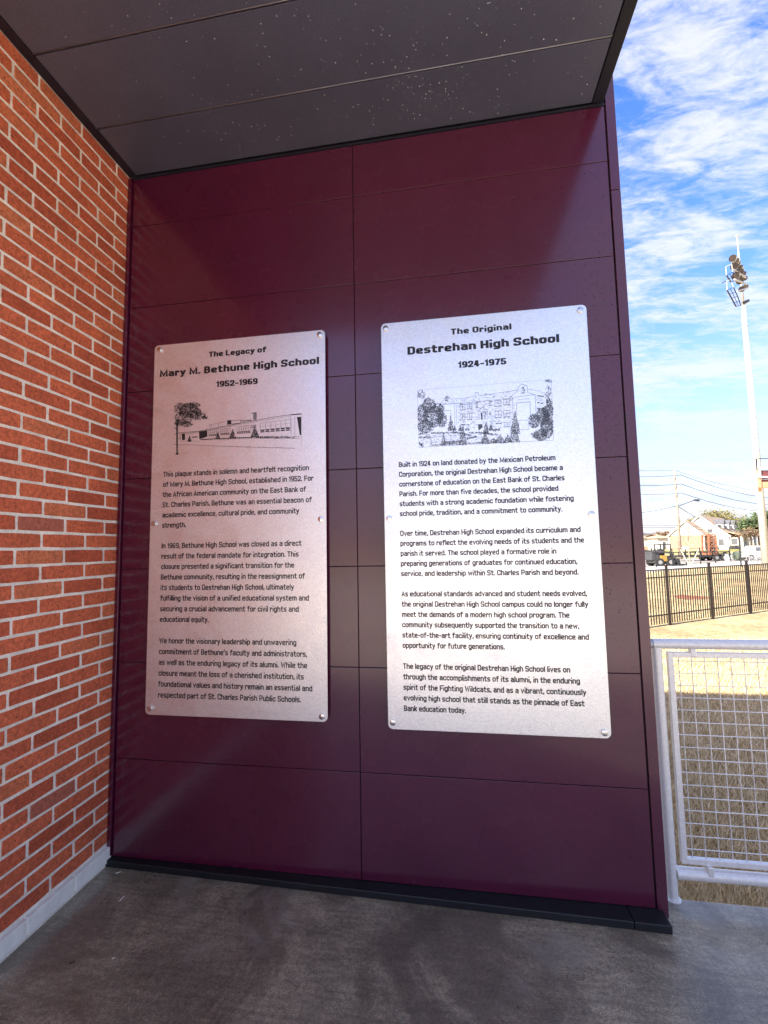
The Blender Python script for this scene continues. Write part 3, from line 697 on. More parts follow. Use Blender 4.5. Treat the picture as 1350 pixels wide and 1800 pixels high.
for q_ in ([(404, 284), (920, 234), (918, 500), (404, 520)], [(250, 288), (315, 215), (345, 232), (400, 286)], [(430, 238), (940, 162), (890, 228), (412, 282)], [(1120, 204), (1225, 205), (1230, 340), (1128, 360)], [(60, 560), (640, 550), (780, 575), (980, 632), (60, 684)]):
    t_ = Draw(725, 655, 5.192, 5)
    xs_ = [p[0] for p in q_]; ys_ = [p[1] for p in q_]
    def inside(x, y):
        c = False; j = len(q_) - 1
        for i in range(len(q_)):
            if (q_[i][1] > y) != (q_[j][1] > y) and x < (q_[j][0] - q_[i][0]) * (y - q_[i][1]) / (q_[j][1] - q_[i][1]) + q_[i][0]: c = not c
            j = i
        return c
    for _ in range(int((max(xs_) - min(xs_)) * (max(ys_) - min(ys_)) / 260)):
        x, y = t_.r.uniform(min(xs_), max(xs_)), t_.r.uniform(min(ys_), max(ys_))
        if inside(x, y): t_.line((x, y), (x + t_.r.uniform(8, 26), y - t_.r.uniform(0.5, 3)), 2.2)
    t_.m.v = [(v[0], v[1] + 0.0002, v[2]) for v in t_.m.v]; t_.m.build('etched_tone', M_TINT, pl2, recalc=False)
d.path([(46, 160), (1266, 62)], 1.0); d.path([(46, 160), (60, 684)], 1.6); d.path([(60, 684), (300, 668), (640, 650), (980, 632), (1288, 616)], 2.0); d.path([(1266, 62), (1288, 616)], 1.6)
for c_ in ((150, 300, 62, 70, 260), (90, 380, 50, 90, 300), (190, 400, 90, 100, 600), (120, 490, 80, 60, 340), (240, 330, 50, 50, 170), (270, 430, 45, 70, 200), (80, 200, 40, 40, 60)): d.blob(*c_[:4], int(c_[4] * 1.25), 6, cl2)
for c_ in ((1190, 400, 60, 80, 380), (1110, 440, 50, 70, 260), (1240, 350, 50, 60, 250), (1230, 490, 60, 110, 560), (1170, 570, 60, 55, 260), (1250, 270, 30, 40, 80), (1235, 180, 28, 60, 50), (1120, 570, 40, 30, 60), (1240, 76, 30, 14, 26)): d.blob(*c_[:4], int(c_[4] * 1.25), 6, cl2)
d.path([(250, 288), (315, 215), (345, 232), (400, 286)], 2.5); d.path([(250, 292), (420, 282), (920, 232)], 2.5); d.path([(360, 240), (430, 238), (940, 162), (960, 150)], 2.2); d.path([(395, 242), (412, 282)], 2)
d.path([(400, 286), (404, 480)], 2); d.path([(384, 290), (388, 490)], 2); d.blob(315, 245, 16, 26, 40, 4); d.path([(295, 232), (315, 212), (338, 230)], 3); d.path([(280, 350), (350, 344), (352, 480)], 2.5); d.path([(280, 352), (284, 470)], 1.6)
d.path([(574, 206), (572, 184), (600, 182), (602, 204)], 3); d.path([(660, 196), (680, 194)], 5)
d.path([(890, 228), (965, 160), (965, 130), (1002, 104), (1050, 128), (1050, 182), (1120, 200)], 2.5); d.path([(1050, 150), (1160, 170), (1225, 205)], 2); d.path([(920, 226), (1120, 200), (1128, 360)], 2.5)
d.blob(1010, 160, 18, 30, 60, 4); d.path([(985, 188), (1035, 186)], 3); d.path([(912, 232), (918, 360)], 2)
d.path([(945, 278), (1074, 266), (1076, 400)], 3); d.path([(948, 280), (952, 436), (1050, 434), (1076, 400)], 2.2); d.path([(960, 250), (1072, 238)], 2); d.path([(970, 440), (975, 520), (1064, 520), (1060, 440)], 2)
d.path([(600, 350), (640, 318), (684, 340), (686, 356), (600, 352)], 2.5); d.path([(604, 352), (608, 430)], 2); d.path([(684, 350), (688, 430)], 2); d.fill([(622, 366), (638, 364), (640, 430), (628, 432)]); d.path([(640, 364), (668, 362), (668, 380)], 6); d.path([(652, 372), (656, 428)], 3); d.path([(668, 380), (668, 425)], 3)
for (x, y, w_, h_) in ((434, 292, 46, 50), (500, 284, 44, 48), (434, 380, 46, 54), (500, 374, 44, 54), (752, 256, 58, 52), (830, 244, 58, 52), (754, 352, 58, 60), (832, 346, 58, 60), (578, 272, 18, 46), (698, 262, 18, 40), (700, 360, 16, 26), (838, 458, 52, 38)):
    sk = -h_ * 0.05
    d.path([(x, y), (x + w_, y + sk)], 3.5); d.path([(x, y), (x, y + h_)], 2); d.path([(x + w_, y + sk), (x + w_, y + h_ + sk)], 2); d.path([(x + w_ / 2, y), (x + w_ / 2, y + h_)], 2.6)
    d.path([(x, y + h_), (x + w_ * 0.42, y + h_ - 1)], 6); d.path([(x + w_ * 0.58, y + h_ - 1), (x + w_, y + h_ + sk)], 6); d.path([(x, y + h_ * .5), (x + w_, y + h_ * .5 + sk)], 1.4)
for p_ in (((760, 466), (785, 464)), ((792, 465), (814, 463)), ((440, 478), (480, 474)), ((498, 476), (516, 474)), ((1138, 276), (1158, 274)), ((1170, 280), (1195, 278)), ((1138, 330), (1166, 326)), ((1140, 212), (1200, 218))): d.path(p_, 8)
d.fill([(598, 474), (634, 470), (640, 500), (604, 530)]); d.path([(490, 500), (566, 444)], 2); d.path([(700, 440), (740, 470)], 2)
for c_ in ((350, 382, 528, 28, 220), (386, 480, 530, 16, 70), (438, 484, 532, 18, 80), (460, 470, 660, 38, 330), (672, 436, 560, 26, 220), (664, 540, 650, 40, 260), (716, 462, 530, 22, 90), (936, 340, 560, 44, 420), (930, 480, 636, 50, 300), (284, 556, 664, 24, 130), (800, 560, 644, 50, 190), (870, 560, 640, 40, 170), (740, 590, 644, 40, 110)): d.cone(*c_[:4], c_[4], 5)
for (xa, ya, xb, yb, th, n_) in ((60, 560, 140, 548, 9, 60), (170, 552, 420, 546, 8, 160), (420, 548, 540, 574, 9, 80), (500, 604, 590, 580, 10, 80), (510, 548, 640, 550, 7, 70), (640, 552, 780, 570, 9, 100), (310, 640, 440, 628, 14, 170), (740, 528, 800, 520, 12, 60), (480, 520, 520, 520, 10, 40), (62, 590, 170, 586, 6, 50), (62, 640, 90, 670, 16, 60), (180, 662, 460, 650, 7, 110), (500, 646, 640, 636, 6, 60)):
    for _ in range(n_):
        t_ = d.r.random(); d.blob(lerp(xa, xb, t_), lerp(ya, yb, t_), 5, th, 1, 5)
d.path([(170, 590), (440, 566)], 2); d.path([(170, 640), (300, 628)], 2); d.path([(60, 600), (170, 598), (172, 676)], 2.5); d.path([(96, 620), (98, 680)], 3); d.path([(132, 560), (136, 590), (156, 590)], 5); d.blob(378, 545, 12, 14, 30, 4); d.path([(560, 620), (640, 590)], 2)
d.m.build('etched_drawing', M_INKB, pl2, recalc=False)

# ------------------------------------------------------------------ railing at the right
rl = empty('railing', (2.562, 0.105, 0), 'silver metal guard railing with welded wire mesh at the slab edge', 'railing')
YR = 0.105
def sm(mb, name, mt=M_RAIL, parent=rl): o = mb.build(name, mt, parent); smooth_by_angle(o, 50); return o
for x in (2.562, 4.06, 5.56): sm(MB().tube((x, YR, 0.0), (x, YR, 1.034), 0.0205, n=24), 'post'); sm(MB().tube((x, YR, 0), (x, YR, 0.004), 0.030, n=20), 'base_ring')
sm(MB().tube((2.546, YR, 1.048), (6.2, YR, 1.048), 0.0215, n=28), 'top_rail')
sm(MB().tube((2.532, YR, 1.048), (2.5455, YR, 1.048), 0.019, n=20), 'wall_flange', M_GALV)
sm(MB().tube((2.583, YR, 0.106), (6.2, YR, 0.106), 0.024, n=28), 'bottom_rail')
sm(MB().tube((2.5785, YR, 0.106), (2.593, YR, 0.106), 0.0252, n=28), 'collar')
def wirepanel(x0, x1):
    z0, z1 = 0.148, 1.014; fw = 0.022
    f = empty('mesh_panel', (0, 0, 0), None, None); f.parent = rl; f.location = (0 - rl.location.x, 0 - rl.location.y, 0)
    me = MB().box(x0, x0 + fw, YR - .011, YR + .011, z0, z1).mesh('frame_bar', M_RAIL)
    for (a0, a1, b0, b1) in ((x0, x0 + fw, z0, z1), (x1 - fw, x1, z0, z1), (x0 + fw, x1 - fw, z1 - fw, z1), (x0 + fw, x1 - fw, z0, z0 + fw)):
        MB().box(a0, a1, YR - .011, YR + .011, b0, b1).build('frame_bar', M_RAIL, f, bevel=0.002)
    x = x0 + 0.046
    while x < x1 - fw:
        wv = []
        mb = MB(); zz = z0 + 0.015
        for i in range(16):
            a_, b_ = z0 + 0.015 + i * 0.0525, z0 + 0.015 + (i + 1) * 0.0525
            o1 = 0.0002 * math.sin(x * 400 + i * 2.2); o2 = 0.0002 * math.sin(x * 400 + (i + 1) * 2.2)
            mb.tube((x + o1, YR + 0.0012, a_), (x + o2, YR + 0.0012, b_), 0.0021, n=6, cap=False)
        mb.build('wire', M_WIRE, f, smooth=True); x += 0.0514
    z = z1 - 0.038
    while z > z0 + fw:
        MB().tube((x0 + 0.01, YR - 0.0025, z), (x1 - 0.01, YR - 0.0025, z), 0.0021, n=6, cap=False).build('wire', M_WIRE, f, smooth=True); z -= 0.0514
wirepanel(2.603, 4.02); wirepanel(4.10, 5.52)
for x in (2.705, 3.02, 3.5, 3.85, 4.25, 4.8, 5.3):
    MB().box(x - 0.011, x + 0.011, YR - 0.0135, YR + 0.0135, 0.996, 1.030).build('clip', M_RAIL, rl, bevel=0.003)
    MB().box(x - 0.011, x + 0.011, YR - 0.0245, YR + 0.0135, 0.112, 0.150).build('clip', M_RAIL, rl, bevel=0.004)

# little things on the floor
def scrap(name, px, py, l, wd, an, mt, label):
    p = onp(px, py, 2, 0.001); mb = MB(); d_ = Vector((math.cos(an), math.sin(an), 0)); e_ = Vector((-d_.y, d_.x, 0))
    prof = ((-1, .1), (-.5, .7), (0, 1), (.5, .6), (1, .15))
    for i, (t_, q) in enumerate(prof):
        c_ = p + d_ * t_ * l / 2 + e_ * 0.15 * l * math.sin(t_ * 2)
        for s_, z in ((-1, 0.0008), (0, 0.0028), (1, 0.0008)): mb.v.append(tuple(c_ + e_ * s_ * q * wd / 2 + Vector((0, 0, z))))
    for i in range(4):
        for j in range(2): mb.f.append((i * 3 + j, i * 3 + j + 1, (i + 1) * 3 + j + 1, (i + 1) * 3 + j))
    tag(mb.build(name, mt), label, name.replace('_', ' '))
M_PALE = flat('pale_leaf', (0.62, 0.56, 0.46), 0.7); M_DARKL = flat('dark_leaf', (0.02, 0.015, 0.012), 0.6)
scrap('leaf_scrap', 214, 1580, 0.032, 0.009, 1.2, M_PALE, 'curled pale leaf scrap on the floor near the brick corner')
scrap('leaf_scrap', 208, 1534, 0.022, 0.012, 0.3, M_PALE, 'pale shred against the black curb in the corner')
scrap('pebble', 199, 1685, 0.009, 0.006, 0.4, M_PALE, 'tiny white pebble on the dark floor, nearest of the litter to the left')
scrap('leaf_scrap', 127, 1692, 0.016, 0.010, 0.2, M_DARKL, 'small black leaf flat on the floor by the white base blocks')

# ------------------------------------------------------------------ near ornamental fence
def fence_pt(px, py): return onp(px, py, 2, GZ)
f0, f1 = fence_pt(1178, 1099), fence_pt(1319.5, 1079)
fd = Vector(((f1 - f0).x, (f1 - f0).y, 0)); sp_ = fd.length / 2; fd.normalize(); fn = Vector((-fd.y, fd.x, 0))
FHt = 1.44
fen = empty('picket_fence', tuple(f0), 'dark bronze metal picket fence across the dry grass, nearest fence beyond the railing', 'fence')
pk = MB().bar((0, 0, 0.06), (0, 0, FHt - 0.01), 0.019, 0.019).mesh('picket', M_BLACKF)
for j in range(-2, 5):
    a_ = f0 + fd * sp_ * j
    mb = MB().bar(a_ + Vector((0, 0, -0.03)), a_ + Vector((0, 0, FHt + 0.07)), 0.052, 0.052); mb.bar(a_ + Vector((0, 0, FHt + 0.07)), a_ + Vector((0, 0, FHt + 0.10)), 0.064, 0.064)
    mb.build('post', M_BLACKF, fen)
    if j == 4: break
    b_ = a_ + fd * sp_
    for z in (FHt - 0.02, FHt - 0.21, 0.28):
        MB().bar(a_ + fd * 0.03 + Vector((0, 0, z)), b_ - fd * 0.03 + Vector((0, 0, z)), 0.034, 0.030).build('rail', M_BLACKF, fen)
    for i in range(17):
        q = a_ + fd * (sp_ * (i + 1) / 18)
        o = bpy.data.objects.new('picket', pk); COL.objects.link(o); o.parent = fen
        o.location = q - f0; o.rotation_euler = (0, 0, math.atan2(fd.y, fd.x))

# ------------------------------------------------------------------ grass blades
def blades(n, region, hmin, hmax, name, label):
    vs = []; fs = []; mi = []
    r_ = random.Random(11)
    while len(fs) < n:
        x, y, keep = region(r_)
        if not keep: continue
        h = r_.uniform(hmin, hmax); an = r_.uniform(0, 6.283); lean = r_.uniform(0.2, 1.2); wd = r_.uniform(0.0016, 0.0034) * (1 + h * 6)
        dx, dy = math.cos(an) * wd, math.sin(an) * wd; lx, ly = -math.sin(an + r_.uniform(-1, 1)) * h * lean, math.cos(an) * h * lean
        k = len(vs); vs += [(x - dx, y - dy, GZ), (x + dx, y + dy, GZ), (x + lx, y + ly, GZ + h)]; fs.append((k, k + 1, k + 2)); mi.append(r_.choice((0, 0, 1, 1, 2)))
    me = bpy.data.meshes.new(name); me.from_pydata(vs, [], fs)
    for m_ in M_BLADE: me.materials.append(m_)
    me.polygons.foreach_set('material_index', mi); me.update()
    tag(link(name, me), label, 'grass', kind='stuff')
def reg(r_):
    u = r_.random(); y = 0.13 + 8.6 * u ** 1.7
    lo = 1.69 + (y + 2.03) * 0.40; hi = 1.69 + (y + 2.03) * 0.80
    return r_.uniform(lo, hi), y, True
blades(130000, reg, 0.02, 0.07, 'dry_grass', 'short dormant straw coloured lawn beyond the slab edge')

# ------------------------------------------------------------------ trees
def tree(px, py, dep, H, name, label, cr, leafm, barkm, nleaf, leafsz, seed, depth=5, spread=0.62, trunk=0.3, crown_lo=0.35, squash=1.0, tr=None, cat='tree', group=None):
    r_ = random.Random(seed); b = G(px, py, dep); base = Vector((b.x, b.y, b.z))
    t = empty(name, tuple(base), label, cat, group)
    wood = MB(); tips = []
    def grow(p, d_, l, rad_, lv):
        q = p + d_ * l; wood.tube(p, q, rad_, rad_ * 0.68, n=5 if lv < 2 else 4, cap=False)
        if lv >= 2: tips.append(q); tips.append((p + q) / 2)
        if lv >= depth: return
        nb = 3 if lv < 3 else 2
        for i in range(nb):
            az = r_.uniform(0, 6.283); e = Vector((math.cos(az), math.sin(az), r_.uniform(-0.1, 0.55) * squash))
            nd = (d_ * (1 - spread) + e.normalized() * spread).normalized()
            grow(q, nd, l * r_.uniform(0.66, 0.86), rad_ * 0.62, lv + 1)
    tr = tr or H * 0.028
    grow(base - Vector((0, 0, 0.1)), Vector((r_.uniform(-.05, .05), r_.uniform(-.05, .05), 1)), H * trunk, tr, 0)
    wood.build('trunk', barkm, t, recalc=False)
    if nleaf:
        vs = []; fs = []
        for _ in range(nleaf):
            c_ = r_.choice(tips); c_ = c_ + Vector((r_.gauss(0, 1), r_.gauss(0, 1), r_.gauss(0, 0.8))) * cr
            u = Vector((r_.gauss(0, 1), r_.gauss(0, 1), r_.gauss(0, 1))).normalized(); v = u.orthogonal().normalized(); s_ = leafsz * r_.uniform(0.6, 1.4)
            k = len(vs); vs += [tuple(c_ + u * s_), tuple(c_ + v * s_ * 0.6), tuple(c_ - u * s_), tuple(c_ - v * s_ * 0.6)]; fs.append((k, k + 1, k + 2, k + 3))
        me = bpy.data.meshes.new('crown'); me.from_pydata(vs, [], fs); me.materials.append(leafm); me.update(); link('crown', me, t)
    return t
tree(1345, 966, 92, 11.0, 'oak_tree', 'dark green spreading oak behind the tall white floodlight pole', 0.75, M_OAK, M_BARK, 9000, 0.26, 5, depth=5, spread=0.72, trunk=0.26)
tree(1375, 966, 86, 11.5, 'oak_tree', 'dark green oak at the picture edge, right of the floodlight pole', 0.8, M_OAK, M_BARK, 9000, 0.26, 9, depth=5, spread=0.72, trunk=0.26)
tree(1246, 962, 128, 13.5, 'shade_tree', 'olive brown half-bare tree rising behind the white gable', 0.7, M_OLIVE, M_BARK, 4200, 0.24, 12, depth=5, spread=0.66, trunk=0.30)
tree(1232, 962, 132, 12.0, 'shade_tree', 'smaller olive brown tree behind the garage roof ridge', 0.6, M_OLIVE, M_BARK, 1700, 0.22, 15, depth=5, spread=0.66, trunk=0.30)
tree(1292, 962, 130, 12.5, 'bare_tree', 'pale leafless tree behind the dormer roof, left one', 0.6, M_RUST, M_BARKP, 260, 0.2, 21, depth=6, spread=0.6, trunk=0.28, tr=0.2)
tree(1310, 962, 126, 11.5, 'bare_tree', 'pale leafless tree between the dormer roof and the oak', 0.6, M_RUST, M_BARKP, 260, 0.2, 22, depth=6, spread=0.6, trunk=0.28, tr=0.2)
tree(1166, 960, 140, 6.5, 'russet_tree', 'low russet tree beyond the small house and the garage', 0.5, M_RUST, M_BARK, 1500, 0.2, 31, depth=4, spread=0.7, trunk=0.3)
tree(1320, 963, 84, 5.0, 'small_tree', 'small rust-leaved tree beside the porch post', 0.4, M_RUST, M_BARK, 900, 0.13, 33, depth=4, spread=0.6, trunk=0.28)
# bare staked sapling
b = onp(1213, 996, 2, GZ); sap = empty('sapling', tuple(b), 'bare young tree held by pale stakes in front of the black trailer', 'sapling')
r_ = random.Random(4); mb = MB(); Z = lambda py: Vector((0, 0, 0))
top = Vector((b.x, b.y, zat(b.x, b.y, 940))); mb.tube(b, top, 0.05, 0.03, n=6)
def sprig(p, d_, l, r0, lv):
    q = p + d_ * l; mb.tube(p, q, r0, r0 * 0.6, n=4, cap=False)
    if lv < 3:
        for _ in range(3):
            e = Vector((r_.gauss(0, 1), r_.gauss(0, 1), r_.uniform(0.3, 1.6))).normalized(); sprig(q, (d_ * 0.45 + e * 0.55).normalized(), l * 0.72, r0 * 0.6, lv + 1)
for i in range(7):
    az = i * 0.9; p = b.lerp(top, r_.uniform(0.62, 1.0)); sprig(p, Vector((math.cos(az) * 0.75, math.sin(az) * 0.75, 0.8)).normalized(), r_.uniform(0.5, 0.8), 0.024, 0)
sprig(top, Vector((0.03, 0, 1)), 1.1, 0.024, 0)
mb.build('trunk', M_BARKP, sap, recalc=False)
M_STAKE = flat('stake_wood', (0.66, 0.56, 0.40), 0.8)
for dx in (-15, 17):
    q = onp(1213 + dx, 994, 2, GZ + 0.1); tp = Vector((q.x, q.y, zat(q.x, q.y, 966))); MB().bar(b + Vector((dx * 0.004, 0, 0.1)), tp, 0.05, 0.05).build('stake', M_STAKE, sap)

# ------------------------------------------------------------------ houses
U = Vector((math.cos(rad(-40)), math.sin(rad(-40)), 0)); V = Vector((math.cos(rad(50)), math.sin(rad(50)), 0))
def gable(root, o, wd, ln, z0, ze, za, wall, roofm, gwall, ov=0.35, tag_='wall'):
    P = lambda a, b_, z: Vector((o.x, o.y, 0)) + U * a + V * b_ + Vector((0, 0, z))
    mb = MB().hexa([P(0, 0, z0), P(wd, 0, z0), P(wd, ln, z0), P(0, ln, z0), P(0, 0, ze), P(wd, 0, ze), P(wd, ln, ze), P(0, ln, ze)])
    mb.build('wall', wall, root)
    mb = MB()
    for b_ in (0.0, ln): MB().hexa([P(0, b_, ze), P(wd, b_, ze), P(wd, b_ + .1, ze), P(0, b_ + .1, ze), P(wd / 2 - .05, b_, za), P(wd / 2 + .05, b_, za), P(wd / 2 + .05, b_ + .1, za), P(wd / 2 - .05, b_ + .1, za)]).build('gable', gwall, root)
    sl = (za - ze) / (wd / 2); th = 0.18
    for s_ in (0, 1):
        a0 = -ov if s_ == 0 else wd + ov; zl = ze - ov * sl
        q = [P(a0, -ov, zl), P(wd / 2, -ov, za), P(wd / 2, ln + ov, za), P(a0, ln + ov, zl)]
        mb = MB().hexa([*q, *[v + Vector((0, 0, th)) for v in q]]); mb.build('roof', roofm, root)
        mb = MB().hexa([q[0] - V * .06 - Vector((0, 0, .12)), q[1] - V * .06 - Vector((0, 0, .12)), q[1] - V * .01 - Vector((0, 0, .12)), q[0] - V * .01 - Vector((0, 0, .12)),
             q[0] - V * .06 + Vector((0, 0, .2)), q[1] - V * .06 + Vector((0, 0, .2)), q[1] - V * .01 + Vector((0, 0, .2)), q[0] - V * .01 + Vector((0, 0, .2))]); mb.build('bargeboard', M_WHITE, root)
    return P
def along(o, px):                       # distance along U from o to view column px
    # RIGHT.(o+aU-C) = k FWD.(...)
    k = (px - 675) / FPX; v = Vector((o.x, o.y, 1.0)) - CAM
    return -(v.dot(RIGHT) - k * v.dot(FWD)) / (U.dot(RIGHT) - k * U.dot(FWD))
def alongV(o, px):
    k = (px - 675) / FPX; v = Vector((o.x, o.y, 1.0)) - CAM
    return -(v.dot(RIGHT) - k * v.dot(FWD)) / (V.dot(RIGHT) - k * V.dot(FWD))
def win(root, P, a0, a1, z0, z1, b_=0.0, face='front', wd=0):
    f = MB(); g_ = MB()
    if face == 'front':
        f.hexa([P(a0 - .08, b_ - .06, z0 - .08), P(a1 + .08, b_ - .06, z0 - .08), P(a1 + .08, b_, z0 - .08), P(a0 - .08, b_, z0 - .08), P(a0 - .08, b_ - .06, z1 + .08), P(a1 + .08, b_ - .06, z1 + .08), P(a1 + .08, b_, z1 + .08), P(a0 - .08, b_, z1 + .08)])
        g_.hexa([P(a0, b_ - .08, z0), P(a1, b_ - .08, z0), P(a1, b_ - .01, z0), P(a0, b_ - .01, z0), P(a0, b_ - .08, z1), P(a1, b_ - .08, z1), P(a1, b_ - .01, z1), P(a0, b_ - .01, z1)])
    else:
        f.hexa([P(wd, a0 - .08, z0 - .08), P(wd + .06, a0 - .08, z0 - .08), P(wd + .06, a1 + .08, z0 - .08), P(wd, a1 + .08, z0 - .08), P(wd, a0 - .08, z1 + .08), P(wd + .06, a0 - .08, z1 + .08), P(wd + .06, a1 + .08, z1 + .08), P(wd, a1 + .08, z1 + .08)])
        g_.hexa([P(wd + .01, a0, z0), P(wd + .08, a0, z0), P(wd + .08, a1, z0), P(wd + .01, a1, z0), P(wd + .01, a0, z1), P(wd + .08, a0, z1), P(wd + .08, a1, z1), P(wd + .01, a1, z1)])
    fo = f.build('window', M_WHITE, root); g_.build('pane', M_GLASSD, fo)
zh = 0.04
hb = G(1176.5, 963, 96); hb.z = 0
house = empty('white_house', (hb.x, hb.y, zh), 'white gabled house with tan roofs, brick garage wing, dormers and a columned porch', 'house')
gw = along(hb, 1238)
zE = zat(hb.x, hb.y, 942); c_ = hb + U * gw / 2; zA = zat(c_.x, c_.y, 917)
Pg = gable(house, hb, gw, 9.0, zh - .1, zE, zA, M_TANW, M_SHINGLE, M_SIDING)
MB().hexa([Pg(2.2, -.02, .1), Pg(3.6, -.02, .1), Pg(3.6, 0, .1), Pg(2.2, 0, .1), Pg(2.2, -.02, .7), Pg(3.6, -.02, .7), Pg(3.6, 0, .7), Pg(2.2, 0, .7)]).build('utility_box', M_WHITE, house)
# corner boards
for a_ in (-0.08, gw - 0.1): MB().hexa([Pg(a_, -.05, 0), Pg(a_ + .2, -.05, 0), Pg(a_ + .2, -.003, 0), Pg(a_, -.003, 0), Pg(a_, -.05, zE), Pg(a_ + .2, -.05, zE), Pg(a_ + .2, -.003, zE), Pg(a_, -.003, zE)]).build('corner_board', M_WHITE, house)
# main block: gable face behind the garage
mo = hb + V * 6.0; xr_ = along(mo, 1282.5); xa_ = along(mo, 1233.5); half = xr_ - xa_; mo2 = mo + U * (xa_ - half)
c_ = mo + U * xa_; zA2 = zat(c_.x, c_.y, 907); e_ = mo + U * xr_; zE2 = zat(e_.x, e_.y, 941)
Pm = gable(house, mo2, 2 * half, 20.0, zh - .1, zE2, zA2, M_SIDING, M_SHINGLE, M_SIDING)
win(house, Pm, half + 1.2, half + 2.2, zE2 + 0.6, zE2 + 1.5)
win(house, Pm, half + 3.0, half + 4.0, 0.9, 2.3)
win(house, Pm, half + 5.2, half + 6.3, 1.0, 2.4)
# front band above the porch roof with dormers, porch roof and columns (right flank)
W2 = 2 * half
ln = 22.0
MB().hexa([Pm(W2 - 2.6, 1.0, zE2), Pm(W2 - 2.0, 1.0, zE2), Pm(W2 - 2.0, ln - 2, zE2), Pm(W2 - 2.6, ln - 2, zE2), Pm(W2 - 2.6, 1.0, zE2 + 2.4), Pm(W2 - 2.0, 1.0, zE2 + 2.4), Pm(W2 - 2.0, ln - 2, zE2 + 2.4), Pm(W2 - 2.6, ln - 2, zE2 + 2.4)]).build('knee_wall', M_SIDING, house)
q0 = [Pm(W2 - 2.2, 0.6, zE2 + 1.25), Pm(W2 + 2.2, 0.6, zE2 - .15), Pm(W2 + 2.2, ln - 1, zE2 - .15), Pm(W2 - 2.2, ln - 1, zE2 + 1.25)]
MB().hexa([*q0, *[v + Vector((0, 0, .2)) for v in q0]]).build('porch_roof', M_SHINGLE, house)
for i in range(5):
    bb = 1.0 + i * (ln - 3) / 4
    MB().bar(Pm(W2 + 1.9, bb, zh - .1), Pm(W2 + 1.9, bb, zE2 - .1), .32, .32).build('column', M_WHITE if i < 4 else M_TANW, house)
for i in range(3):
    bb = 4.0 + i * 5.2
    d_ = MB().hexa([Pm(W2 - 3.4, bb, zE2 + 1.2), Pm(W2 - 1.6, bb, zE2 + 1.2), Pm(W2 - 1.6, bb + 1.5, zE2 + 1.2), Pm(W2 - 3.4, bb + 1.5, zE2 + 1.2), Pm(W2 - 3.4, bb, zE2 + 2.7), Pm(W2 - 1.6, bb, zE2 + 2.7), Pm(W2 - 1.6, bb + 1.5, zE2 + 2.7), Pm(W2 - 3.4, bb + 1.5, zE2 + 2.7)]).build('dormer', M_SIDING, house)
    pr = MB(); A = [Pm(W2 - 3.4, bb - .2, zE2 + 2.7), Pm(W2 - 1.4, bb - .2, zE2 + 2.7), Pm(W2 - 1.4, bb + .75, zE2 + 3.7), Pm(W2 - 3.4, bb + .75, zE2 + 3.7), Pm(W2 - 1.4, bb + 1.7, zE2 + 2.7), Pm(W2 - 3.4, bb + 1.7, zE2 + 2.7)]
    pr.v += [tuple(v) for v in A]; pr.f += [(0, 1, 2, 3), (3, 2, 4, 5), (1, 4, 2), (0, 3, 5), (0, 5, 4, 1)]; pr.build('dormer_roof', M_SHINGLE2, house)
    win(house, Pm, bb + .4, bb + 1.1, zE2 + 1.5, zE2 + 2.5, face='side', wd=W2 - 1.6)
for i in range(4):
    bb = 2.4 + i * 4.6; win(house, Pm, bb, bb + 1.9, 0.5, 2.6, face='side', wd=W2 + 0.0)
# small houses to the left
U0, V0 = U, V
sb = G(1118, 962, 108); sb.z = 0
h2 = empty('tan_house', (sb.x, sb.y, zh), 'low tan house with a hipped tan roof, left of the garage', 'house')
def hip(root, o, wd, ln, z0, ze, za, wall, roofm):
    P = lambda a, b_, z: Vector((o.x, o.y, 0)) + RH * a + FH * b_ + Vector((0, 0, z))
    MB().hexa([P(0, 0, z0), P(wd, 0, z0), P(wd, ln, z0), P(0, ln, z0), P(0, 0, ze), P(wd, 0, ze), P(wd, ln, ze), P(0, ln, ze)]).build('wall', wall, root)
    e = 0.5; k = ln / 2; mb = MB(); mb.v = [tuple(v) for v in (P(-e, -e, ze), P(wd + e, -e, ze), P(wd + e, ln + e, ze), P(-e, ln + e, ze), P(k * .7, ln / 2, za), P(wd - k * .7, ln / 2, za))]
    mb.f = [(0, 1, 5, 4), (1, 2, 5), (2, 3, 4, 5), (3, 0, 4), (3, 2, 1, 0)]; mb.build('roof', roofm, root); return P
wd_ = 39 * 108 / FPX
P2 = hip(h2, sb, wd_, 9, zh - .1, zat(sb.x, sb.y, 946.5), zat(sb.x, sb.y, 939.5), M_SIDING, M_SHINGLE)
MB().hexa([P2(.0, -.05, -.1), P2(wd_, -.05, -.1), P2(wd_, -.002, -.1), P2(0, -.002, -.1), P2(0, -.05, 1.0), P2(wd_, -.05, 1.0), P2(wd_, -.002, 1.0), P2(0, -.002, 1.0)]).build('brick_skirt', M_TANW, h2)
def fwin(root, P, a0, a1, z0, z1):
    f = MB().hexa([P(a0, -.1, z0), P(a1, -.1, z0), P(a1, -.003, z0), P(a0, -.003, z0), P(a0, -.1, z1), P(a1, -.1, z1), P(a1, -.003, z1), P(a0, -.003, z1)]).build('window', M_WHITE, root)
    MB().hexa([P(a0 + .1, -.12, z0 + .1), P(a1 - .1, -.12, z0 + .1), P(a1 - .1, -.02, z0 + .1), P(a0 + .1, -.02, z0 + .1), P(a0 + .1, -.12, z1 - .1), P(a1 - .1, -.12, z1 - .1), P(a1 - .1, -.02, z1 - .1), P(a0 + .1, -.02, z1 - .1)]).build('pane', M_GLASSD, f)
fwin(h2, P2, 2.6, 3.9, 1.05, 2.0)
sb = G(1156.5, 962, 104); sb.z = 0
h3 = empty('white_shed', (sb.x, sb.y, zh), 'small pale outbuilding with dark doorway between the tan house and the garage', 'house')
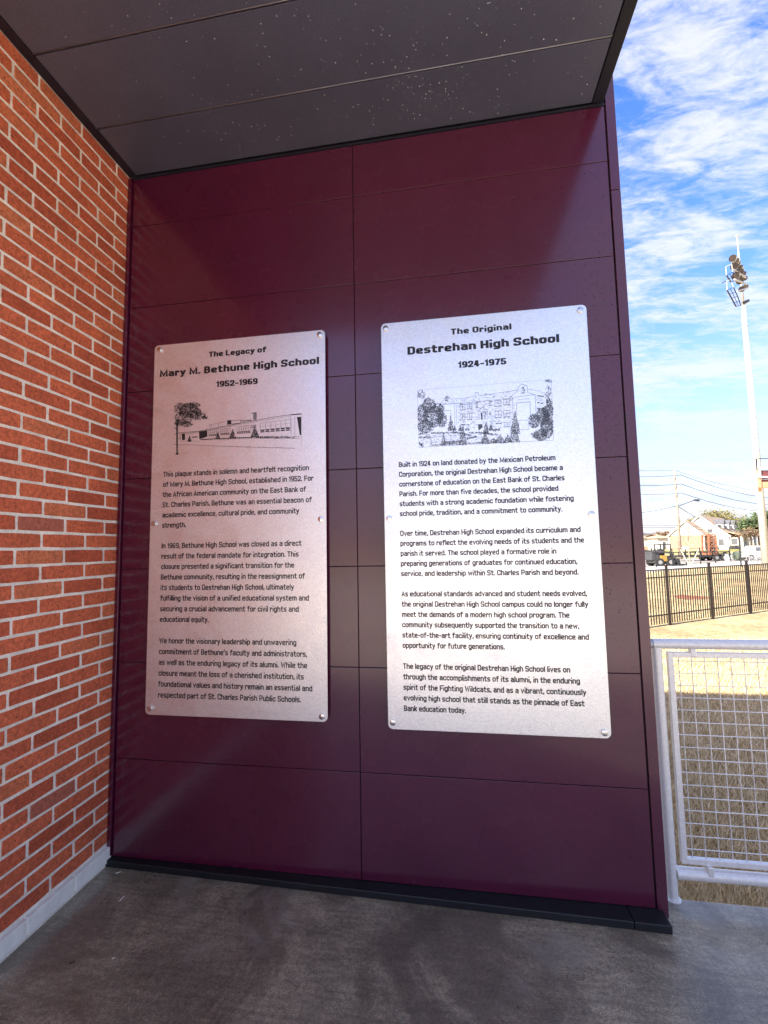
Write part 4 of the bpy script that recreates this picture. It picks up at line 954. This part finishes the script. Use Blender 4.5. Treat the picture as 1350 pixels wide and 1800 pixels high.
wd_ = 21 * 104 / FPX; P3 = hip(h3, sb, wd_, 6, zh - .1, zat(sb.x, sb.y, 946), zat(sb.x, sb.y, 938.5), M_SIDING, M_SHINGLE)
fwin(h3, P3, 1.0, 1.9, 0.1, 2.1); fwin(h3, P3, 2.1, 2.7, 1.0, 2.0)
sb = G(1122, 962, 135); sb.z = 0
h4 = empty('grey_roofed_house', (sb.x, sb.y, zh), 'distant house showing only a dark grey roof above the tan house', 'house')
hip(h4, sb, 34 * 135 / FPX, 9, zh - .1, zat(sb.x, sb.y, 940), zat(sb.x, sb.y, 935), M_SIDING, M_SHINGLE2)
for i, (px, rr) in enumerate(((1316, .6), (1325, .7), (1332, .6))):
    c_ = G(px, 961, 88); mb = MB(); r_ = random.Random(i)
    for _ in range(420):
        v = Vector((r_.gauss(0, .45), r_.gauss(0, .45), abs(r_.gauss(0, .3)))) * rr + Vector((c_.x, c_.y, gheight(88))); u = Vector((r_.gauss(0, 1), r_.gauss(0, 1), r_.gauss(0, 1))).normalized() * .1
        mb.poly([v + u, v + u.orthogonal() * .7, v - u])
    tag(mb.build('shrub', M_SHRUB, recalc=False), ('dark round shrub left of the porch-side bed', 'middle dark shrub of the bed beside the porch', 'right-hand dark shrub of the bed beside the porch')[i], 'shrub', 'shrubs beside the porch')

# ------------------------------------------------------------------ utility pole and wires
pb = onp(1196.5, 983, 2, GZ); pb = G(1196.3, 975, 58); pb.z = GZ
up = empty('utility_pole', tuple(pb), 'weathered wooden utility pole with insulators, in front of the white garage gable', 'utility pole')
zt = zat(pb.x, pb.y, 825); top = Vector((pb.x, pb.y, zt))
MB().tube(pb - Vector((0, 0, .1)), top, 0.20, 0.13, n=10).build('pole', M_WOODP, up, smooth=True)
def onpole(py, dx=0): return Vector((pb.x, pb.y, zat(pb.x, pb.y, py))) + RH * dx
for py, s_ in ((835, 1), (851, 1), (867, 1)):
    a_ = onpole(py + 1, 0.1); MB().bar(a_, a_ + RH * 0.75 * s_ + Vector((0, 0, .12)), .06, .06).build('insulator_arm', M_GALV, up)
MB().tube(onpole(928, 0.12), onpole(922, 0.12), 0.09, n=6).build('splice_box', M_BLK, up)
a_ = onpole(890, .1); b_ = G(1221, 879, 56.5)
mb = MB().tube(a_, b_, 0.05, n=6); mb.build('lamp_arm', M_CABLE, up)
MB().tube(b_ - RH * .1, b_ + RH * .55 + Vector((0, 0, -.05)), .10, .16, n=8).build('street_lamp_head', M_CABLE, up)
def cable(a, b, sag, r, label, n=22):
    mb = MB(); pts = [a.lerp(b, i / n) - Vector((0, 0, 4 * sag * (i / n) * (1 - i / n))) for i in range(n + 1)]
    for p, q in zip(pts, pts[1:]): mb.tube(p, q, r, n=4, cap=False)
    tag(mb.build('overhead_cable', M_CABLE, recalc=False), label, 'cable', 'overhead cables on the utility pole')
for k, (py, yl, yr, rr, nm) in enumerate(((826, 825, 858, .022, 'thin topmost'), (835, 837, 870, .036, 'second'), (851, 852, 881, .036, 'third'), (867, 867, 892, .036, 'fourth'))):
    A = onpole(py, 0.0 if k == 0 else 0.8)
    cable(A, G(1420, yr, 92), 1.6, rr, nm + ' cable from the top, running right from the utility pole')
    cable(A, G(1090, yl, 56), 0.15, rr, nm + ' cable from the top, running left from the utility pole')
A = onpole(889, 0); cable(A, G(1290, 925, 96), 1.0, .04, 'sagging service cable from the utility pole down to the white house')
cable(A, G(1080, 903, 55), 0.3, .04, 'thick cable dipping left from the pole below the power lines')
cable(onpole(923, 0), G(1080, 923.5, 56), 0.0, .035, 'upper of the two low level cables left of the pole')
cable(onpole(927.5, 0), G(1080, 927.5, 56), 0.0, .035, 'lower of the two low level cables left of the pole')
cable(onpole(923, 0), G(1390, 932, 80), 0.3, .03, 'upper of the two low cables crossing the white gable')
cable(onpole(927.5, 0), G(1390, 935, 80), 0.3, .03, 'lower of the two low cables crossing the white gable')

# ------------------------------------------------------------------ floodlight mast
DP = 36.0
fb = G(1346.5, 985, DP); fb.z = GZ
fl = empty('floodlight_mast', tuple(fb), 'tall white stadium floodlight mast with a cluster of round lamps against the sky', 'floodlight')
FV = lambda py: Vector((fb.x, fb.y, zat(fb.x, fb.y, py)))
mb = MB(); z1 = FV(538); zr = FV(415)
o = MB().tube(fb - Vector((0, 0, .1)), z1, 0.30, 0.155, n=16).build('pole', M_POLEW, fl, smooth=True)
MB().tube(z1, FV(446), 0.10, 0.08, n=10).build('mast_head', M_GALV, fl, smooth=True)
mb = MB().tube(FV(446), zr, 0.055, 0.04, n=8); mb.tube(zr - Vector((0, 0, .02)), zr + Vector((0, 0, .08)), 0.12, n=8); mb.build('lightning_rod', M_POLEW, fl)
for i in range(34):
    p = fb.lerp(z1, 0.3 + i * 0.02); p = p + (RH * (0.07 if i % 2 else -0.02) - FH * 1) * (0.30 - 0.15 * (0.3 + i * 0.02)) * 0.8
    MB().tube(p, p - FH * .16, .03, n=5).build('step_bolt', M_GALV, fl)
lamps = [(1288, 454, 5.2), (1293.5, 459, 4.8), (1297.5, 463, 3.6), (1291, 468, 5.4), (1297, 472.5, 5), (1302, 469.5, 3.4), (1301.5, 477, 4.4), (1293.5, 484.5, 5.4), (1298, 489.5, 5), (1300.5, 494, 5),
         (1307, 481, 3.6), (1309, 489, 3.8), (1304, 508, 4.4), (1310.5, 504.5, 4)]
for i, (px, py, r_) in enumerate(lamps):
    dd = DP + (px - 1294) * 0.10; c_ = G(px, py, dd); rr = r_ * 1.15 * dd / FPX
    dirn = (RH * -0.45 - FH * 0.75 + Vector((0, 0, -0.42))).normalized(); u = dirn.orthogonal().normalized(); v = dirn.cross(u)
    mb = MB(); n = 14
    for (k_, rs) in ((0, 1.0), (-0.30, .92), (-0.55, .35)):
        for j in range(n): t_ = 6.283 * j / n; mb.v.append(tuple(c_ + dirn * k_ * rr * 1.6 + (u * math.cos(t_) + v * math.sin(t_)) * rr * rs))
    for l in (0, 1):
        for j in range(n): mb.f.append((l * n + j, l * n + (j + 1) % n, (l + 1) * n + (j + 1) % n, (l + 1) * n + j))
    mb.f.append(tuple(2 * n + j for j in range(n)))
    lo = mb.build('lamp', M_POLEW, fl, recalc=False)
    mb = MB(); mb.v = [tuple(c_ - dirn * .03 + (u * math.cos(6.283 * j / n) + v * math.sin(6.283 * j / n)) * rr * .82) for j in range(n)]; mb.f = [tuple(range(n))]
    mb.build('lens', M_LENS, lo, recalc=False)
    MB().tube(c_ - dirn * rr * .8, c_ - dirn * rr * 1.3 + RH * .25, .035, n=5).build('lamp_bracket', M_GALV, fl)
for (pa, pb_) in (((1286, 460), (1308, 474)), ((1289, 474), (1311, 488)), ((1291, 491), (1313, 500)), ((1296, 512), (1315, 506))):
    MB().bar(G(*pa, DP - .4), G(*pb_, DP + 1.2), .10, .10).build('crossarm', M_POLEW, fl)
def cage(pts_out, pts_in, nm):
    mb = MB(); n = len(pts_out)
    A = [G(x, y, DP - .5) for x, y in pts_out]; B = [G(x, y, DP + .1) for x, y in pts_in]
    for i in range(n):
        mb.bar(A[i], B[i], .04, .04)
        if i < n - 1: mb.bar(A[i], A[i + 1], .07, .07); mb.bar(B[i], B[i + 1], .05, .05)
    for i in range(n - 1): mb.bar(A[i].lerp(B[i], .5), A[i + 1].lerp(B[i + 1], .5), .03, .03)
    return mb.build(nm, M_BLK, fl)
cage([(1278, 510), (1282, 517), (1286, 524.5), (1290, 532), (1294, 539)], [(1289.5, 505), (1293, 513), (1296.5, 520.5), (1299.5, 529), (1302, 537)], 'service_platform')
cage([(1277, 484), (1281, 490), (1285, 496)], [(1288, 478), (1291, 486), (1294, 493)], 'service_platform')
for base_, tp in (((1278, 510), (1277, 494)), ((1289.5, 505), (1284, 492)), ((1277, 484), (1275.5, 469)), ((1288, 478), (1286, 464))):
    MB().bar(G(*base_, DP - .5), G(*tp, DP - .5), .04, .04).build('guard_post', M_POLEW, fl)
MB().bar(G(1277, 494, DP - .5), G(1284, 492, DP - .5), .04, .04).build('guard_bar', M_POLEW, fl)
MB().bar(G(1275.5, 469, DP - .5), G(1286, 464, DP - .5), .04, .04).build('guard_bar', M_POLEW, fl)
MB().bar(G(1269, 497.5, DP - .5), G(1276, 494, DP - .5), .05, .05).build('antenna', M_BLK, fl)
MB().tube(G(1308, 532, DP), G(1316, 528, DP), .14, .10, n=8).build('camera_housing', M_BLK, fl)
MB().tube(FV(560) - RH * .42 - FH * .2, FV(930) - RH * .55 - FH * .3, .018, n=4).build('conduit', M_GALV, fl)

# ------------------------------------------------------------------ elevated stand landing at the right edge
DL = 19.0
st = empty('grandstand_landing', tuple(G(1345, 980, DL)), 'raised stand landing with tan beam, maroon panel and white rails at the right picture edge', 'grandstand')
q = lambda x, y, dd=0: G(x, y, DL + dd)
L_ = RH * 5.0
AW = Vector((ray(1337, 950).x, ray(1337, 950).y, 0)).normalized()
def wallbox(pa, pb_, mt, nm, dep=0.2, lenx=None):
    a_ = q(*pa); b2 = q(*pb_)
    z0_, z1_ = b2.z, a_.z; w_ = (b2 - a_).dot(RH) if lenx is None else lenx
    o_ = Vector((a_.x, a_.y, 0)); e = RH * w_; f_ = AW * dep
    return MB().hexa([o_ + Vector((0, 0, z0_)), o_ + e + Vector((0, 0, z0_)), o_ + e + f_ + Vector((0, 0, z0_)), o_ + f_ + Vector((0, 0, z0_)), o_ + Vector((0, 0, z1_)), o_ + e + Vector((0, 0, z1_)), o_ + e + f_ + Vector((0, 0, z1_)), o_ + f_ + Vector((0, 0, z1_))]).build(nm, mt, st)
wallbox((1330, 826), (1337, 857), M_TANB, 'end_beam', dep=2.2)
wallbox((1337.2, 847), (1350, 857), M_TANB, 'edge_beam', dep=0.3, lenx=5)
wallbox((1337.2, 843), (1350, 846.8), M_MARP, 'deck', dep=2.2, lenx=5)
wallbox((1338, 827), (1350, 842), M_MARP, 'panel', dep=0.05, lenx=5)
for (ya, yb, th) in ((821, 826, .05), (838, 844, .06)): MB().bar(q(1333, ya, -.06), q(1333, ya, -.06) + L_ + Vector((0, 0, -.35)), th, th).build('white_rail', M_WHITE, st)
MB().bar(q(1334.5, 838, -.05), q(1336, 820, -.05), .05, .05).build('white_post', M_WHITE, st)
MB().bar(q(1330.5, 826, -.03), q(1329.5, 806, -.03), .035, .035).build('guard_post', M_BLK, st)
MB().bar(q(1329.5, 806.5, -.03), q(1329.5, 806.5, -.03) + L_, .03, .03).build('guard_rail', M_BLK, st)
for k_ in (1.6, 4.6):
    for f_ in (0.2, 2.0):
        p = q(1337, 857) + RH * k_ + AW * f_; MB().bar(Vector((p.x, p.y, GZ - .05)), p + Vector((0, 0, .1)), .2, .2).build('column', M_TANB, st)

# ------------------------------------------------------------------ far yard: black fence, skid steer, trailer, lift, truck
yf = empty('rail_fence', tuple(onp(1183, 996, 2, GZ)), 'black rail fence with thin posts in front of the trailer', 'fence')
dx_ = [(1105, 1001), (1129, 999.5), (1154, 998), (1183, 996), (1207, 994.5), (1232, 992.5), (1258, 990), (1284, 986)]
pp = [onp(x, y, 2, GZ) for x, y in dx_]
hf = 1.65
for a_ in pp: MB().bar(a_, a_ + Vector((0, 0, hf)), .07, .07).build('post', M_BLK, yf)
for a_, b_ in zip(pp, pp[1:]):
    for z in (hf - .06, hf - .34, .18): MB().bar(a_ + Vector((0, 0, z)), b_ + Vector((0, 0, z)), .035, .035).build('rail', M_BLK, yf)
cf = empty('chain_link_gate', tuple(onp(1302, 993, 2, GZ)), 'grey chain link gate and frames right of the black rail fence', 'gate')
gp = [onp(x, y, 2, GZ) for x, y in ((1303, 996), (1318, 993.5), (1331, 992), (1345, 991), (1362, 990))]
for i, a_ in enumerate(gp): MB().tube(a_, a_ + Vector((0, 0, 1.7)), .035 if i else .06, n=6).build('post', M_GALV if i else M_BLK, cf)
for a_, b_ in zip(gp[1:], gp[2:]):
    for z in (1.62, .9, .15): MB().tube(a_ + Vector((0, 0, z)), b_ + Vector((0, 0, z)), .02, n=4).build('rail', M_GALV, cf)
    MB().tube(a_ + Vector((0, 0, .2)), b_ + Vector((0, 0, 1.5)), .015, n=4).build('brace', M_GALV, cf)
    mb = MB(); n_ = 16
    for i in range(-n_, n_):
        for sg in (1, -1):
            t0, t1 = i / n_, i / n_ + 0.6
            u0, u1 = max(0, t0), min(1, t1)
            if u1 <= u0: continue
            z0_, z1_ = .15 + (u0 - t0) / .6 * 1.45, .15 + (u1 - t0) / .6 * 1.45
            if sg < 0: z0_, z1_ = 1.75 - z0_, 1.75 - z1_
            mb.tube(a_.lerp(b_, u0) + Vector((0, 0, z0_)), a_.lerp(b_, u1) + Vector((0, 0, z1_)), .0035, n=3, cap=False)
    mb.build('chain_mesh', M_GALV, cf, recalc=False)['kind'] = 'stuff'

def local(o, ax, s=1.0):                # frame: x along ax, y away
    ay = Vector((-ax.y, ax.x, 0))
    return lambda x, y, z: o + ax * x * s + ay * y * s + Vector((0, 0, z * s))
def lbox(P, x0, x1, y0, y1, z0, z1): return MB().hexa([P(x0, y0, z0), P(x1, y0, z0), P(x1, y1, z0), P(x0, y1, z0), P(x0, y0, z1), P(x1, y0, z1), P(x1, y1, z1), P(x0, y1, z1)])
def wheel(P, x, y, r_, w_, root):
    a_ = P(x, y, r_); b_ = P(x, y + w_, r_); dd = (b_ - a_).normalized(); sc = (P(1, 0, 0) - P(0, 0, 0)).length
    t_ = MB().tube(a_, b_, r_ * sc, n=16).build('wheel', M_TYRE, root); MB().tube(a_ - dd * .02, b_ + dd * .02, r_ * .5 * sc, n=12).build('rim', M_RIM, t_)
# skid steer
o0 = onp(1146, 995, 2, GZ); o0 = G(1150, 985, 41); o0.z = GZ
sk_ = empty('skid_steer', tuple(o0), 'dark skid steer loader with yellow side plate, left of the trailer', 'loader')
P = local(o0, RH)
wheel(P, .55, -.02, .38, .3, sk_); wheel(P, 1.55, -.02, .38, .3, sk_); wheel(P, .55, 1.35, .38, .3, sk_); wheel(P, 1.55, 1.35, .38, .3, sk_)
lbox(P, .15, 2.0, .3, 1.35, .3, .95).build('body', M_GREYM, sk_, bevel=.05); lbox(P, -.1, .75, .25, 1.4, .55, 1.35).build('engine_cover', M_GREYM, sk_, bevel=.08)
lbox(P, .7, 1.25, .02, .28, .45, 1.0).build('side_plate', M_YEL, sk_, bevel=.03)
for x in (.85, 1.75):
    for y in (.35, 1.3): MB().bar(P(x, y, .9), P(x + .05, y, 2.0), .09, .09).build('cab_post', M_BLK, sk_)
lbox(P, .8, 1.85, .3, 1.35, 1.98, 2.08).build('cab_roof', M_BLK, sk_); lbox(P, .95, 1.25, .55, 1.1, .95, 1.6).build('seat', M_BLK, sk_, bevel=.05)
for y in (.1, 1.55): mb = MB().bar(P(-.05, y, 1.45), P(1.6, y, 1.25), .12, .16); mb.bar(P(1.55, y, 1.3), P(2.3, y, .45), .12, .16); mb.build('lift_arm', M_GREYM, sk_)
mb = MB(); pr = [(2.2, .08), (3.0, .05), (2.95, .14), (2.45, .2), (2.35, .7), (2.2, .72)]
for y in (0.0, 1.65):
    for (x, z) in pr: mb.v.append(tuple(P(x, y, z)))
n = len(pr); mb.f = [tuple(range(n)), tuple(range(2 * n - 1, n - 1, -1))] + [(i, (i + 1) % n, n + (i + 1) % n, n + i) for i in range(n)]
mb.build('bucket', M_BLK, sk_)
MB().tube(P(.05, .4, 1.3), P(.05, .4, 1.75), .05, n=6).build('exhaust', M_BLK, sk_)
# trailer
o0 = G(1204, 984, 51); o0.z = GZ
trl = empty('trailer', tuple(o0), 'long black tandem axle utility trailer parked behind the rail fence', 'trailer'); P = local(o0, RH)
lbox(P, 0, 5.2, 0, 2.0, .48, .70).build('bed', M_BLK, trl); MB().bar(P(-1.6, 1.0, .55), P(0, .3, .6), .1, .12).build('drawbar', M_BLK, trl); MB().bar(P(-1.6, 1.0, .55), P(0, 1.7, .6), .1, .12).build('drawbar', M_BLK, trl)
MB().bar(P(-1.4, 1.0, 0.02), P(-1.4, 1.0, .7), .09, .09).build('jack', M_BLK, trl)
for y in (0, 2.0):
    MB().bar(P(0, y, 1.05), P(5.2, y, 1.05), .10, .10).build('side_rail', M_BLK, trl)
    for i in range(9): MB().bar(P(.02 + i * .645, y, .66), P(.02 + i * .645, y, 1.05), .08, .08).build('stake', M_BLK, trl)
for x in (3.55, 4.4):
    wheel(P, x, -.24, .37, .22, trl); wheel(P, x, 2.02, .37, .22, trl)
mb = MB(); mb.hexa([P(3.0, -.3, .8), P(4.95, -.3, .8), P(4.95, -.02, .8), P(3.0, -.02, .8), P(3.2, -.3, .88), P(4.75, -.3, .88), P(4.75, -.02, .88), P(3.2, -.02, .88)]); mb.build('mudguard', M_BLK, trl)
MB().bar(P(5.2, .2, .65), P(6.6, .2, 1.05), .08, .12).build('ramp', M_BLK, trl); MB().bar(P(5.2, 1.8, .65), P(6.6, 1.8, 1.05), .08, .12).build('ramp', M_BLK, trl)
# orange lift standing on the trailer
lf = empty('orange_lift', tuple(P(3.4, .5, .68)), 'orange scissor type lift machine standing upright on the trailer', 'lift')
Q = local(P(3.05, .35, .68), RH)
for x in (0.1, 1.05):
    for y in (.1, 1.1): MB().bar(Q(x, y, .1), Q(x + (.12 if x < .5 else -.02), y, 2.35), .16, .16).build('mast_post', M_ORG, lf)
for z in (.25, .95, 1.6, 2.2):
    for y in (.1, 1.1): MB().bar(Q(.1, y, z), Q(1.08, y, z), .1, .1).build('cross_bar', M_ORG, lf)
for i in range(3):
    z = .25 + i * .65
    MB().bar(Q(.15, .1, z), Q(1.0, .1, z + .65), .06, .08).build('scissor_arm', M_ORG, lf); MB().bar(Q(1.0, .12, z), Q(.15, .12, z + .65), .06, .08).build('scissor_arm', M_ORG, lf)
lbox(Q, 0, 1.2, 0, 1.2, .02, .22).build('base_frame', M_ORG, lf); lbox(Q, .45, .8, .3, .9, .2, 1.5).build('engine_box', M_BLK, lf, bevel=.03); lbox(Q, .15, 1.0, .1, 1.1, 2.3, 2.45).build('top_platform', M_ORG, lf)
Q2 = P
tk = MB().tube(P(5.6, -.3, .55), P(6.5, -.3, .6), .5, n=16); tag(tk.build('tank', M_GREENT, None, smooth=False), 'dark green and black drum tank at the right end of the trailer', 'tank')
o0 = onp(1279, 992.5, 2, GZ)
bar = empty('barrel', tuple(o0), 'pale blue and white barrel post right of the trailer wheels', 'barrel')
MB().tube(o0, o0 + Vector((0, 0, .75)), .17, n=12).build('drum', M_WHITE, bar, smooth=False); MB().tube(o0 + Vector((0, 0, .752)), o0 + Vector((0, 0, .95)), .175, .14, n=12).build('lid', M_BLUEB, bar)
# white pickup beyond the gate
o0 = G(1307, 985, 50); o0.z = GZ
tr_ = empty('pickup_truck', tuple(o0), 'white pickup truck parked beyond the chain link gate', 'truck'); P = local(o0, RH)
mb = MB(); pr = [(0, .45), (4.8, .45), (4.85, .95), (3.6, 1.05), (3.1, 1.1), (2.9, 1.55), (1.9, 1.6), (1.55, 1.1), (0, 1.05)]
pr = [(0, .42), (4.9, .42), (4.95, 1.0), (1.95, 1.02), (1.9, 1.0), (1.4, .98), (.1, .88)]
for y in (0, 1.8):
    for (x, z) in pr: mb.v.append(tuple(P(x, y, z)))
n = len(pr); mb.f = [tuple(range(n)), tuple(range(2 * n - 1, n - 1, -1))] + [(i, (i + 1) % n, n + (i + 1) % n, n + i) for i in range(n)]
mb.build('body', M_WHITEC, tr_)
mb = MB().hexa([P(1.1, .05, .97), P(3.3, .05, 1.0), P(3.3, 1.75, 1.0), P(1.1, 1.75, .97), P(1.65, .2, 1.65), P(3.1, .2, 1.65), P(3.1, 1.6, 1.65), P(1.65, 1.6, 1.65)]); mb.build('cab', M_WHITEC, tr_, bevel=.04)
for xa, xb in ((1.45, 2.2), (2.3, 3.0)): MB().hexa([P(xa, .04, 1.08), P(xb, .04, 1.08), P(xb, .12, 1.08), P(xa, .12, 1.08), P(xa + .25, .12, 1.5), P(xb - .03, .12, 1.5), P(xb - .03, .2, 1.5), P(xa + .25, .2, 1.5)]).build('window', M_GLASSD, tr_)
for x in (.9, 4.0): wheel(P, x, -.03, .36, .22, tr_); wheel(P, x, 1.62, .36, .22, tr_)
